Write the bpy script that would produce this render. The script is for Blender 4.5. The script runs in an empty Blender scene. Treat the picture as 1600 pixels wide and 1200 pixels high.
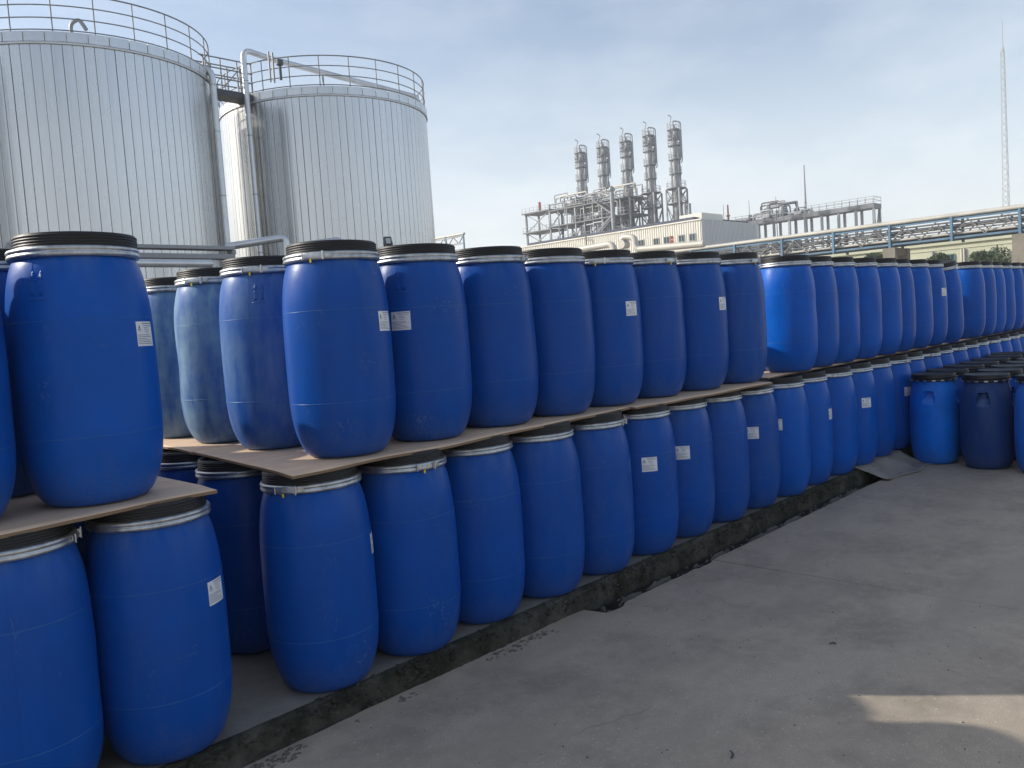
import bpy, math, random
from mathutils import Vector, Matrix, noise as mnoise
R = math.radians
rnd = random.Random(7)
sc = bpy.context.scene
col = sc.collection

# ------------------------------------------------------------------ camera, sky, sun, exposure
# site axes: +X runs along the drum rows (away to the right), +Y points into the stack, metres
EYE = Vector((0, 0, 1.591)); FPX = 1300.3
PITCH, ROLL = R(3.916), R(3.867)
F0 = Vector((.719, .695, 0)).normalized(); R0 = Vector((F0.y, -F0.x, 0)); Z = Vector((0, 0, 1))
FW = math.cos(PITCH) * F0 - math.sin(PITCH) * Z
UP0 = math.sin(PITCH) * F0 + math.cos(PITCH) * Z
RT = math.cos(ROLL) * R0 - math.sin(ROLL) * UP0
UP = math.sin(ROLL) * R0 + math.cos(ROLL) * UP0
cd = bpy.data.cameras.new('camera'); cam = bpy.data.objects.new('camera', cd); col.objects.link(cam)
cd.sensor_fit = 'HORIZONTAL'; cd.sensor_width = 36; cd.lens = FPX / 1600 * 36
cd.clip_start = .05; cd.clip_end = 3000
m = Matrix((RT, UP, -FW)).transposed().to_4x4(); m.translation = EYE
cam.matrix_world = m
sc.camera = cam

SUN_EL = R(29.1); SUN_AZ = math.atan2(-.594, .804)          # clockwise from +Y
w = bpy.data.worlds.new('World'); sc.world = w; w.use_nodes = True
wn, wl = w.node_tree.nodes, w.node_tree.links
sky = wn.new('ShaderNodeTexSky'); sky.sky_type = 'NISHITA'; sky.sun_disc = False
sky.sun_elevation = SUN_EL; sky.sun_rotation = SUN_AZ; sky.dust_density = 1.6; sky.air_density = 1.0; sky.ozone_density = 1.2
tc = wn.new('ShaderNodeTexCoord'); mp = wn.new('ShaderNodeMapping'); mp.inputs['Scale'].default_value = (1.2, 3.2, 7)
mp.inputs['Rotation'].default_value = (0, .12, .6)
nz = wn.new('ShaderNodeTexNoise'); nz.inputs['Scale'].default_value = 1.6; nz.inputs['Detail'].default_value = 4; nz.inputs['Roughness'].default_value = .6
rp = wn.new('ShaderNodeMapRange'); rp.inputs[1].default_value = .42; rp.inputs[2].default_value = .75; rp.inputs[3].default_value = -.03; rp.inputs[4].default_value = .17
mx = wn.new('ShaderNodeMix'); mx.data_type = 'RGBA'; mx.inputs[7].default_value = (6.5, 6.75, 6.85, 1)   # haze, thick towards the horizon, and thin cirrus
sx_ = wn.new('ShaderNodeSeparateXYZ'); hz_ = wn.new('ShaderNodeMapRange'); hz_.interpolation_type = 'SMOOTHSTEP'
for i_, v_ in enumerate((-.06, .38, .98, .12)): hz_.inputs[i_+1].default_value = v_
ad_ = wn.new('ShaderNodeMath'); ad_.operation = 'ADD'; ad_.use_clamp = True
wl.new(tc.outputs['Generated'], sx_.inputs[0]); wl.new(sx_.outputs[2], hz_.inputs[0])
wl.new(tc.outputs['Generated'], mp.inputs[0]); wl.new(mp.outputs[0], nz.inputs['Vector']); wl.new(nz.outputs['Fac'], rp.inputs[0])
wl.new(rp.outputs[0], ad_.inputs[0]); wl.new(hz_.outputs[0], ad_.inputs[1])
wl.new(ad_.outputs[0], mx.inputs[0]); wl.new(sky.outputs[0], mx.inputs[6]); wl.new(mx.outputs[2], wn['Background'].inputs[0])
wn['Background'].inputs[1].default_value = .13

sd = bpy.data.lights.new('sun', 'SUN'); so = bpy.data.objects.new('sun', sd); col.objects.link(so)
sd.energy = 3.6; sd.angle = R(.6); sd.color = (1, .95, .85)
sdir = Vector((math.sin(SUN_AZ) * math.cos(SUN_EL), math.cos(SUN_AZ) * math.cos(SUN_EL), math.sin(SUN_EL)))
so.rotation_euler = sdir.to_track_quat('Z', 'Y').to_euler()
sc.view_settings.view_transform = 'Standard'; sc.view_settings.look = 'None'
sc.view_settings.exposure = .42; sc.view_settings.gamma = 1; sc.view_settings.use_curve_mapping = False
sc.render.engine = 'CYCLES'
sc.cycles.max_bounces = 5; sc.cycles.diffuse_bounces = 3; sc.cycles.glossy_bounces = 3; sc.cycles.transmission_bounces = 2; sc.cycles.caustics_reflective = False; sc.cycles.caustics_refractive = False; sc.cycles.use_denoising = True

# ------------------------------------------------------------------ helpers
def on_x(px, py, S):
    d = FW + RT * ((px - 800) / FPX) + UP * ((600 - py) / FPX); return EYE + d * (S / d.x)
def on_y(px, py, T):
    d = FW + RT * ((px - 800) / FPX) + UP * ((600 - py) / FPX); return EYE + d * (T / d.y)

class MB:
    def __init__(s): s.v = []; s.f = []; s.mi = []; s.sm = []
    def add(s, vs, fs, mi=0, smooth=False):
        b = len(s.v); s.v += [tuple(v) for v in vs]
        s.f += [tuple(b + i for i in f) for f in fs]; s.mi += [mi] * len(fs); s.sm += [smooth] * len(fs); return s
    def box(s, a, b, mi=0):
        (x0, y0, z0), (x1, y1, z1) = a, b
        s.add([(x0,y0,z0),(x1,y0,z0),(x1,y1,z0),(x0,y1,z0),(x0,y0,z1),(x1,y0,z1),(x1,y1,z1),(x0,y1,z1)],
              [(0,3,2,1),(4,5,6,7),(0,1,5,4),(1,2,6,5),(2,3,7,6),(3,0,4,7)], mi); return s
    def bar(s, p, q, wd, ht=None, mi=0, up=None):
        p, q = Vector(p), Vector(q); ht = ht or wd; d = (q - p).normalized()
        up = Vector(up) if up else (Vector((0,0,1)) if abs(d.z) < .95 else Vector((1,0,0)))
        a = d.cross(up).normalized() * wd / 2; b = a.cross(d).normalized() * ht / 2
        vs = [p-a-b, p+a-b, p+a+b, p-a+b, q-a-b, q+a-b, q+a+b, q-a+b]
        s.add(vs, [(0,1,2,3),(7,6,5,4),(0,4,5,1),(1,5,6,2),(2,6,7,3),(3,7,4,0)], mi); return s
    def tube(s, pts, r, n=8, mi=0, caps=True, closed=False):
        P = [Vector(p) for p in pts]; N = len(P); rings = []
        last = None
        for i in range(N):
            if closed: d = P[(i+1) % N] - P[i-1]
            else: d = P[min(i+1, N-1)] - P[max(i-1, 0)]
            d.normalize()
            if last is None:
                a = d.cross(Vector((0,0,1)) if abs(d.z) < .95 else Vector((1,0,0))).normalized()
            else:
                a = (last - d * last.dot(d)).normalized()
            last = a; b = d.cross(a)
            rr = r[i] if isinstance(r, (list, tuple)) else r
            rings.append([P[i] + (a * math.cos(2*math.pi*k/n) + b * math.sin(2*math.pi*k/n)) * rr for k in range(n)])
        vs = [v for ri in rings for v in ri]; fs = []
        for i in range(N if closed else N - 1):
            j = (i + 1) % N
            for k in range(n):
                fs.append((i*n+k, i*n+(k+1) % n, j*n+(k+1) % n, j*n+k))
        s.add(vs, fs, mi, True)
        if caps and not closed:
            s.add(rings[0], [tuple(range(n-1, -1, -1))], mi); s.add(rings[-1], [tuple(range(n))], mi)
        return s
    def lathe(s, prof, n=32, c=(0,0,0), mi=0, smooth=True, a0=0, a1=2*math.pi, capt=False, capb=False):
        full = abs(a1 - a0 - 2*math.pi) < 1e-6; m_ = n if full else n + 1
        vs = []; fs = []
        for (r, z) in prof:
            for k in range(m_):
                a = a0 + (a1 - a0) * k / n
                vs.append((c[0] + r*math.cos(a), c[1] + r*math.sin(a), c[2] + z))
        for i in range(len(prof) - 1):
            for k in range(n):
                k2 = (k + 1) % m_
                fs.append((i*m_+k, i*m_+k2, (i+1)*m_+k2, (i+1)*m_+k))
        if capb: fs.append(tuple(range(m_-1, -1, -1)))
        if capt: fs.append(tuple((len(prof)-1)*m_ + k for k in range(m_)))
        s.add(vs, fs, mi, smooth); return s
    def mesh(s, name, mats):
        me = bpy.data.meshes.new(name); me.from_pydata(s.v, [], s.f)
        for mt in (mats if isinstance(mats, (list, tuple)) else [mats]): me.materials.append(mt)
        me.polygons.foreach_set('material_index', s.mi); me.polygons.foreach_set('use_smooth', s.sm)
        me.update(); return me
    def build(s, name, mats, parent=None, loc=None, rz=0, **tg):
        o = place(name, s.mesh(name, mats), parent, loc, rz)
        if tg: tag(o, **tg)
        return o
def place(name, me, parent=None, loc=None, rz=0):
    o = bpy.data.objects.new(name, me); col.objects.link(o)
    if parent: o.parent = parent
    if loc: o.location = loc
    if rz: o.rotation_euler = (0, 0, rz)
    return o
def tag(o, label=None, cat=None, group=None, kind=None):
    if label: o['label'] = label
    if cat: o['category'] = cat
    if group: o['group'] = group
    if kind: o['kind'] = kind
    return o
def empty(name, loc=(0,0,0), rz=0, **tg):
    o = bpy.data.objects.new(name, None); col.objects.link(o); o.empty_display_size = .1
    o.location = loc; o.rotation_euler = (0, 0, rz); return tag(o, **tg)
def smooth_path(pts, rad, n=5):
    P = [Vector(p) for p in pts]; out = [P[0]]
    for i in range(1, len(P)-1):
        a = (P[i-1]-P[i]); b = (P[i+1]-P[i]); k = min(rad, a.length*.45, b.length*.45)
        p0 = P[i] + a.normalized()*k; p2 = P[i] + b.normalized()*k
        for j in range(n+1):
            t = j/n; out.append(p0*(1-t)**2 + P[i]*2*t*(1-t) + p2*t*t)
    out.append(P[-1]); return out
ORD = ['first','second','third','fourth','fifth','sixth','seventh','eighth','ninth','tenth','eleventh','twelfth','thirteenth','fourteenth','fifteenth','sixteenth','seventeenth']

# ------------------------------------------------------------------ materials
class NT:
    def __init__(s, name):
        s.m = bpy.data.materials.new(name); s.m.use_nodes = True; s.t = s.m.node_tree
        s.b = s.t.nodes['Principled BSDF']
    def n(s, ty, **kw):
        o = s.t.nodes.new(ty)
        for k, v in kw.items(): setattr(o, k, v)
        return o
    def l(s, a, b): s.t.links.new(a, b)
    def val(s, sock, x):
        if hasattr(x, 'is_output') or hasattr(x, 'links'): s.l(x, sock)
        else: sock.default_value = x
    def coord(s, kind='Object', scale=(1,1,1)):
        c = s.n('ShaderNodeTexCoord'); mp_ = s.n('ShaderNodeMapping'); mp_.inputs['Scale'].default_value = scale
        s.l(c.outputs[kind], mp_.inputs[0]); return mp_.outputs[0]
    def pos(s, scale=(1,1,1)):
        c = s.n('ShaderNodeNewGeometry'); mp_ = s.n('ShaderNodeMapping'); mp_.inputs['Scale'].default_value = scale
        s.l(c.outputs['Position'], mp_.inputs[0]); return mp_.outputs[0]
    def noise(s, vec, scale, detail=4, rough=.55, dist=0):
        o = s.n('ShaderNodeTexNoise'); s.l(vec, o.inputs['Vector']); o.inputs['Scale'].default_value = scale
        o.inputs['Detail'].default_value = detail; o.inputs['Roughness'].default_value = rough; o.inputs['Distortion'].default_value = dist
        return o.outputs['Fac']
    def rng(s, x, a, b, c=0., d=1., smooth=False):
        o = s.n('ShaderNodeMapRange'); s.l(x, o.inputs[0])
        if smooth: o.interpolation_type = 'SMOOTHSTEP'
        for i, v in enumerate((a, b, c, d)): s.val(o.inputs[i+1], v)
        return o.outputs[0]
    def math(s, op, a, b=0.):
        o = s.n('ShaderNodeMath', operation=op); s.val(o.inputs[0], a); s.val(o.inputs[1], b); return o.outputs[0]
    def mix(s, f, a, b):
        o = s.n('ShaderNodeMix', data_type='RGBA'); s.val(o.inputs[0], f)
        for i, v in ((6, a), (7, b)):
            if isinstance(v, tuple): o.inputs[i].default_value = (*v, 1) if len(v) == 3 else v
            else: s.l(v, o.inputs[i])
        return o.outputs[2]
    def bump(s, h, strength=.3, dist=.01, prev=None):
        o = s.n('ShaderNodeBump'); o.inputs['Strength'].default_value = strength; o.inputs['Distance'].default_value = dist
        s.l(h, o.inputs['Height'])
        if prev: s.l(prev, o.inputs['Normal'])
        return o.outputs[0]
    def set(s, **kw):
        for k, v in kw.items():
            sk = s.b.inputs[k.replace('_', ' ')]
            if isinstance(v, tuple): sk.default_value = (*v, 1) if len(v) == 3 else v
            else: s.val(sk, v)
        return s.m
M = {}
def simple(name, colr, rough=.6, metal=0., var=.25, scale=3., bump=.0, spec=.5):
    k = NT(name); v = k.coord(); n1 = k.noise(v, scale, 5)
    c = k.mix(k.rng(n1, .3, .7), tuple(x*(1-var) for x in colr), tuple(min(1, x*(1+var)) for x in colr))
    kw = dict(Base_Color=c, Roughness=k.rng(n1, .3, .7, rough*.85, min(1, rough*1.12)), Metallic=metal, Specular_IOR_Level=spec)
    if bump: kw['Normal'] = k.bump(k.noise(v, scale*8, 3), bump, .005)
    M[name] = k.set(**kw); return M[name]

def mat_drum(name, c_new, c_old):
    k = NT(name); oi = k.n('ShaderNodeObjectInfo'); sp = k.n('ShaderNodeSeparateColor'); k.l(oi.outputs['Color'], sp.inputs[0])
    dust, hue, scuff = sp.outputs[0], sp.outputs[1], sp.outputs[2]
    c = k.n('ShaderNodeTexCoord'); ad = k.n('ShaderNodeVectorMath', operation='ADD'); cb = k.n('ShaderNodeCombineXYZ')
    rr = k.math('MULTIPLY', oi.outputs['Random'], 37.)
    for i in range(3): k.l(rr, cb.inputs[i])
    k.l(c.outputs['Object'], ad.inputs[0]); k.l(cb.outputs[0], ad.inputs[1]); v = ad.outputs[0]
    vm = k.n('ShaderNodeMapping'); vm.inputs['Scale'].default_value = (1, 1, .22); k.l(v, vm.inputs[0])
    streak = k.noise(vm.outputs[0], 16, 3, .6); blot = k.noise(v, 4.5, 4, .62); grain = k.noise(v, 70, 2, .6)
    base = k.mix(hue, c_new, c_old)
    base = k.mix(k.rng(blot, .3, .7, 0, .38), base, tuple(x*.78 for x in c_old))
    # dust film: blotchy, streaked down the side
    df = k.math('MULTIPLY', k.rng(k.math('ADD', k.math('MULTIPLY', streak, .55), k.math('MULTIPLY', blot, .55)), .38, .72, .1, 1.), k.math('POWER', dust, 1.6))
    base = k.mix(df, base, (.28, .43, .51))
    # scuffs: sparse pale rubs
    sm = k.math('MULTIPLY', k.rng(blot, .58, .68), k.rng(grain, .56, .68))
    base = k.mix(k.math('MULTIPLY', k.math('MULTIPLY', sm, scuff), .24), base, (.26, .38, .58))
    # dust settled on the upward shoulder
    ge = k.n('ShaderNodeNewGeometry'); sn = k.n('ShaderNodeSeparateXYZ'); k.l(ge.outputs['Normal'], sn.inputs[0])
    sh = k.math('MULTIPLY', k.rng(sn.outputs[2], .10, .55), k.rng(streak, .38, .68, .0, .20))
    base = k.mix(sh, base, (.30, .40, .46))
    # long thin scrapes
    sv = k.n('ShaderNodeMapping'); sv.inputs['Scale'].default_value = (1, 1, .28); sv.inputs['Rotation'].default_value = (.25, .1, 0); k.l(v, sv.inputs[0])
    s1 = k.noise(sv.outputs[0], 7, 2, .5); ln = k.math('LESS_THAN', k.math('ABSOLUTE', k.math('SUBTRACT', s1, .5)), .0012)
    base = k.mix(k.math('MULTIPLY', k.math('MULTIPLY', k.math('MULTIPLY', ln, k.rng(blot, .54, .64)), scuff), .3), base, (.2, .32, .55))
    # road dirt splashed on the foot
    sz = k.n('ShaderNodeSeparateXYZ'); k.l(c.outputs['Object'], sz.inputs[0])
    ft = k.math('MULTIPLY', k.rng(k.math('ADD', sz.outputs[2], k.math('MULTIPLY', streak, -.22)), -.10, .06, 1., 0.), k.rng(grain, .35, .65, .1, .5))
    base = k.mix(k.math('MULTIPLY', ft, .5), base, (.16, .15, .13))
    rough = k.math('ADD', k.rng(grain, .3, .7, .31, .40), k.math('MULTIPLY', df, .2))
    nb = k.bump(blot, .10, .02)
    return k.set(Base_Color=base, Roughness=rough, Normal=nb, Specular_IOR_Level=.15)
M['drum'] = mat_drum('blue_plastic', (.0006, .108, .53), (.0008, .049, .27))
M['flash'] = mat_drum('blue_plastic_flash', (.012, .11, .42), (.012, .09, .30))
M['keg'] = mat_drum('blue_plastic_worn', (.003, .19, .80), (.012, .036, .15))

k = NT('black_plastic'); v = k.coord(); n1 = k.noise(v, 14, 5, .6)
M['lid'] = k.set(Base_Color=k.mix(k.rng(n1, .45, .75), (.005, .005, .006), (.015, .0145, .014)), Roughness=k.rng(n1, .3, .7, .38, .6), Normal=k.bump(k.noise(v, 160, 2), .08, .001))
k = NT('galvanised_ring'); v = k.coord(); n1 = k.noise(v, 26, 5, .65)
M['ring'] = k.set(Base_Color=k.mix(k.rng(n1, .35, .7), (.34, .36, .38), (.62, .64, .65)), Metallic=.9, Roughness=k.rng(n1, .3, .7, .28, .5))
simple('yellow_plastic', (.75, .55, .02), .5, var=.1)
simple('sticker_paper', (.74, .76, .79), .45, var=.05, scale=20)
simple('print_ink', (.13, .14, .18), .6, var=.2, scale=30)

k = NT('plywood'); v = k.coord(scale=(.9, 9, 9)); g1 = k.noise(v, 4, 6, .6, .6); g2 = k.noise(k.coord(), 2.2, 5, .6); g3 = k.noise(k.coord(scale=(2, 40, 40)), 6, 3)
c0 = k.mix(k.rng(g1, .35, .68), (.84, .61, .41), (.68, .47, .31)); c0 = k.mix(k.rng(g2, .45, .7, 0, .7), c0, (.48, .37, .28))
c0 = k.mix(k.rng(g3, .66, .74, 0, .55), c0, (.10, .07, .05))
M['ply'] = k.set(Base_Color=c0, Roughness=.72, Normal=k.bump(g3, .12, .003))
k = NT('plywood_edge'); v = k.coord(scale=(1, 1, 1)); sx = k.n('ShaderNodeSeparateXYZ'); k.l(v, sx.inputs[0])
ly = k.math('FRACT', k.math('MULTIPLY', sx.outputs[2], 260.))
M['plyedge'] = k.set(Base_Color=k.mix(k.rng(ly, .4, .6), (.30, .20, .12), (.14, .085, .05)), Roughness=.8)

def concrete(name, base, dark, moss=False, bmp=.25):
    k = NT(name); p = k.pos()
    big = k.noise(p, .45, 3, .6); mid = k.noise(p, 2.1, 5, .62); sml = k.noise(p, 13, 4, .65); grit = k.noise(p, 170, 2, .65); sp = k.noise(p, 60, 1, .5)
    c = k.mix(k.rng(big, .36, .64), base, tuple(x*.8 for x in base))
    c = k.mix(k.rng(mid, .44, .66, 0, .85), c, dark)
    c = k.mix(k.rng(sml, .42, .72, 0, .38), c, tuple(x*1.18 for x in base))
    c = k.mix(k.rng(grit, .38, .62, 0, .5), c, tuple(x*.5 for x in base))
    c = k.mix(k.rng(sp, .66, .74, 0, .5), c, tuple(x*1.3 for x in base))
    # faint sweeping tyre / water marks
    wv = k.n('ShaderNodeMapping'); wv.inputs['Scale'].default_value = (.5, 1.6, 1); wv.inputs['Rotation'].default_value = (0, 0, .5); k.l(p, wv.inputs[0])
    c = k.mix(k.rng(k.noise(wv.outputs[0], 1.1, 4, .5, 1.2), .50, .68, 0, .5), c, tuple(x*.62 for x in base))
    # hairline cracks and a few oil blots
    cv = k.n('ShaderNodeTexVoronoi', feature='DISTANCE_TO_EDGE'); cv.inputs['Scale'].default_value = .8
    dv = k.n('ShaderNodeVectorMath', operation='ADD'); sc_ = k.n('ShaderNodeVectorMath', operation='SCALE'); cbn = k.n('ShaderNodeTexNoise'); cbn.inputs['Scale'].default_value = 3; k.l(p, cbn.inputs['Vector'])
    k.l(cbn.outputs['Color'], sc_.inputs[0]); sc_.inputs['Scale'].default_value = .35; k.l(p, dv.inputs[0]); k.l(sc_.outputs[0], dv.inputs[1]); k.l(dv.outputs[0], cv.inputs['Vector'])
    c = k.mix(k.math('MULTIPLY', k.math('MULTIPLY', k.math('LESS_THAN', cv.outputs['Distance'], .0022), k.rng(big, .50, .58)), .6), c, tuple(x*.25 for x in base))
    ov = k.n('ShaderNodeTexVoronoi'); ov.inputs['Scale'].default_value = .9; k.l(dv.outputs[0], ov.inputs['Vector'])
    c = k.mix(k.math('MULTIPLY', k.rng(ov.outputs['Distance'], .10, .20, 1., 0.), k.rng(mid, .45, .6, .1, .5)), c, tuple(x*.35 for x in base))
    # pin holes
    vo = k.n('ShaderNodeTexVoronoi'); vo.inputs['Scale'].default_value = 9; k.l(p, vo.inputs['Vector'])
    c = k.mix(k.math('MULTIPLY', k.math('LESS_THAN', vo.outputs['Distance'], .035), .7), c, (.03, .03, .03))
    h = k.math('ADD', k.math('MULTIPLY', sml, .5), k.math('MULTIPLY', grit, .5))
    return k.set(Base_Color=c, Roughness=k.rng(mid, .3, .7, .9, .74), Normal=k.bump(h, bmp, .006), Specular_IOR_Level=.35)
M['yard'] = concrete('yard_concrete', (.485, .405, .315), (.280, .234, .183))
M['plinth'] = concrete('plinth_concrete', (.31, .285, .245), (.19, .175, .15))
M['pillar'] = concrete('pillar_concrete', (.30, .27, .22), (.20, .18, .15))
k = NT('mossy_kerb'); p = k.pos(); a = k.noise(p, 7, 7, .7); b = k.noise(p, 45, 5, .7); c2 = k.noise(p, 2, 3)
c = k.mix(k.rng(a, .40, .62), (.030, .030, .021), (.095, .089, .072)); c = k.mix(k.rng(b, .57, .72, 0, .6), c, (.16, .15, .125)); c = k.mix(k.rng(c2, .45, .65, 0, .5), c, (.022, .025, .013))
M['kerb'] = k.set(Base_Color=c, Roughness=.92, Normal=k.bump(k.math('ADD', a, b), .8, .012), Specular_IOR_Level=.25)
k = NT('wet_mud'); p = k.pos(); a = k.noise(p, 9, 6, .65)
M['mud'] = k.set(Base_Color=k.mix(k.rng(a, .4, .65), (.008, .008, .007), (.035, .033, .028)), Roughness=k.rng(a, .4, .6, .6, .9), Normal=k.bump(a, .8, .02), Specular_IOR_Level=.2)
M['crust'] = concrete('dry_crust', (.17, .155, .13), (.07, .066, .056), bmp=.6)
simple('grey_sheet', (.28, .255, .22), .7, var=.3, scale=6, bump=.3)

k = NT('tank_cladding'); oi = k.n('ShaderNodeObjectInfo'); v = k.coord(scale=(1, 1, .12)); n1 = k.noise(v, 1.6, 5, .6); n2 = k.noise(k.coord(scale=(1, 1, .05)), 9, 4, .6)
tone = k.rng(oi.outputs['Random'], 0., 1., .95, 1.04)
bc = k.mix(k.rng(n1, .3, .7), (.59, .595, .60), (.67, .675, .675)); bc = k.mix(k.rng(n2, .5, .75, 0, .28), bc, (.50, .47, .41))
hs = k.n('ShaderNodeHueSaturation'); k.l(bc, hs.inputs['Color']); k.l(tone, hs.inputs['Value'])
M['tank'] = k.set(Base_Color=hs.outputs[0], Metallic=.92, Roughness=k.math('ADD', k.rng(n1, .3, .7, .22, .30), k.rng(oi.outputs['Random'], 0., 1., -.03, .05)), Normal=k.bump(k.noise(k.coord(scale=(1, 1, .15)), 1.2, 2), .05, .03))
simple('tank_trim', (.66, .67, .67), .45, .6, .15, 2)
simple('rail_steel', (.24, .24, .25), .55, .3, .2, 2)
simple('dark_steel', (.07, .075, .09), .55, .3, .2, 2)
simple('pipe_jacket', (.66, .67, .68), .36, .75, .12, 2)
simple('grey_steel', (.30, .31, .325), .5, .3, .2, .4)
simple('column_steel', (.36, .365, .375), .5, .15, .2, .3)
simple('frame_steel', (.19, .195, .205), .6, .2, .3, .25)
simple('white_jacket', (.52, .49, .43), .5, .1, .14, .5)
simple('blue_paint', (.10, .20, .30), .5, .0, .22, .8)
simple('truss_steel', (.20, .19, .18), .6, .2, .3, .5)
simple('cream_cladding', (.78, .75, .66), .55, .05, .10, .2)
simple('grey_cladding', (.62, .63, .63), .55, .05, .10, .2)
simple('dark_roof', (.06, .07, .11), .6, .1, .2, .3)
simple('green_render', (.52, .52, .38), .8, 0, .12, .2)
simple('window_glass', (.03, .06, .07), .12, 0, .3, .3)
simple('window_frame', (.10, .20, .18), .5, 0, .1, 1)
simple('window_frame_grey', (.30, .30, .29), .5, 0, .1, 1)
simple('red_paint', (.45, .05, .04), .6, 0, .1, 1)
simple('rust_paint', (.42, .17, .06), .7, 0, .2, .5)
simple('mast_steel', (.38, .38, .39), .6, .2, .1, .2)
simple('lamp_black', (.012, .012, .013), .45, 0, .2, 8)
k = NT('lamp_glass'); M['lamp_glass'] = k.set(Base_Color=(.45, .47, .48), Roughness=.12)
simple('bark', (.10, .075, .05), .9, 0, .3, 6)
k = NT('leaf'); oi = k.n('ShaderNodeNewGeometry'); 
M['leaf'] = k.set(Base_Color=k.mix(oi.outputs['Random Per Island'], (.035, .065, .016), (.095, .125, .032)), Roughness=.6)

# ------------------------------------------------------------------ ground, yard, kerb, gutter
g = MB(); g.add([(-400,-400,-.16),(400,-400,-.16),(400,400,-.16),(-400,400,-.16)], [(0,1,2,3)])
g.build('ground', M['yard'], kind='structure')

def n1d(x, s=0): return mnoise.noise(Vector((x, s, 3.3)))
yard = empty('yard', kind='structure')
def slab(s0, s1, edge_lo, far):
    """one cast slab: wavy edge on the gutter side, straight elsewhere"""
    top = []
    x = s0
    while x < s1:
        top.append((x, edge_lo(x))); x += .03 if x < 14 else 4
    top.append((s1, edge_lo(s1)))
    nT = len(top); mb = MB()
    jn = [2.8 - .06*i for i in range(48)]
    def jx(y, sg): return 4.6605 + sg*(.0022 + .0045*max(0, (y-1.6)/1.2)) + .004*n1d(y*5, 7) + .003*n1d(y*17, 8)
    if s1 < 10: top = [q for q in top if q[0] < 4.64]; far_e = [(jx(y, -1), y, 0) for y in jn] + [(jx(-.02, -1), far, 0), (s0, far, 0)]
    else: top = [q for q in top if q[0] > 4.68]; far_e = [(s1, far, 0), (jx(-.02, 1), far, 0)] + [(jx(y, 1), y, 0) for y in reversed(jn)]
    vs = [(a, b, 0) for a, b in top] + far_e
    vb = [(a, b, -.15) for a, b, _ in vs]
    N = len(vs)
    mb.add(vs + vb, [tuple(range(N-1, -1, -1))] + [(i, (i+1) % N, N+(i+1) % N, N+i) for i in range(N)])
    return mb
def edge(x):
    filled = 2.925 + .012*n1d(x*3) + .008*n1d(x*14, 2)
    openg = 2.802 + .010*n1d(x*2.2, 5) + .007*n1d(x*11, 9) + .004*n1d(x*34, 1)
    t = min(1, max(0, (3.50 - x)/.03)); t2 = min(1, max(0, (x - 3.66)/.10)) if x < 3.9 else 1
    e = openg*(1-t) + filled*t
    if 3.47 < x < 3.70: e -= .035*math.sin((x-3.47)/.23*math.pi)
    if 4.45 < x < 4.64: e -= .018
    return e
slab(-70, 4.657, edge, -70).build('concrete_slab', M['yard'], yard)
slab(4.664, 70, edge, -70).build('concrete_slab', M['yard'], yard)
gf = MB(); gx = [(-6 + .05*i) for i in range(520)]
vs = []; 
for x in gx:
    for y in (2.70, 2.80, 2.85, 2.89, 2.93, 3.05):
        vs.append((x, y, -.034 + .008*mnoise.noise(Vector((x*5, y*14, 0))) + .005*mnoise.noise(Vector((x*17, y*30, 5)))))
gf.add(vs, [(i*6+j, (i+1)*6+j, (i+1)*6+j+1, i*6+j+1) for i in range(len(gx)-1) for j in range(5)], 0, True)
gf.build('gutter_bed', M['mud'], kind='structure')

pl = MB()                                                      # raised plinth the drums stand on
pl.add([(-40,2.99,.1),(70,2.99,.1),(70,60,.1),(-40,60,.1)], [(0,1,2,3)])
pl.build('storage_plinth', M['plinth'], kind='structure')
kb = MB(); xs = [-3 + .025*i for i in range(760)]; vs = []; NP = 9
for x in xs:
    wob = .016*n1d(x*1.6, 1) + .016*n1d(x*7, 3) + .012*n1d(x*22, 4)
    for j, (y, z) in enumerate(((2.992,.1),(2.975,.1005),(2.962,.098),(2.950,.090),(2.943,.070),(2.938,.045),(2.933,.015),(2.928,-.02),(2.922,-.085))):
        kk = 0 if j == 0 else min(1, j/3)
        q = .014*mnoise.noise(Vector((x*18, z*40, j*.7))) + .010*mnoise.noise(Vector((x*50, z*70, 9)))
        vs.append((x, y - (wob + q)*kk, z + (.006*n1d(x*20, j) * (1 if 0 < j < 8 else 0))))
kb.add(vs, [(i*NP+j, i*NP+j+1, (i+1)*NP+j+1, (i+1)*NP+j) for i in range(len(xs)-1) for j in range(NP-1)], 0, True)
kb.build('kerb', M['kerb'], kind='structure')

db = MB(); r2 = random.Random(3)                               # crusts, clods and rubbish lying in the gutter
def clod(x, y, z, rx, ry, rz, n=9):
    vs = [(x, y, z+rz)]; 
    for ring, (q, h) in enumerate(((.55, .85), (1, .0))):
        for i in range(n):
            a = 2*math.pi*i/n; e = q*(.72+.5*r2.random()); vs.append((x+rx*e*math.cos(a), y+ry*e*math.sin(a), z+rz*h*(.6+.6*r2.random())))
    fs = [(0, 1+i, 1+(i+1) % n) for i in range(n)] + [(1+i, 1+n+i, 1+n+(i+1) % n, 1+(i+1) % n) for i in range(n)]
    db.add(vs, fs, 0, False)
for x in (3.86, 4.16, 4.86, 5.42, 5.62, 5.95, 6.75, 7.1): clod(x, 2.875, -.034, .10+.09*r2.random(), .026, .016+.010*r2.random(), 11)
for i in range(110): clod(3.45 + 3.9*r2.random(), 2.835+.085*r2.random(), -.034, .010+.02*r2.random(), .006+.010*r2.random(), .006+.012*r2.random(), 5)
for i in range(420):
    x = 1.0 + 2.5*r2.random()
    if n1d(x*2.3, 12) + .5*n1d(x*9, 13) < .12: continue
    clod(x, 2.895 - .035*abs(r2.gauss(0, 1)), -.002, .006+.012*r2.random(), .004+.009*r2.random(), .003+.008*r2.random(), 5)
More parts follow.
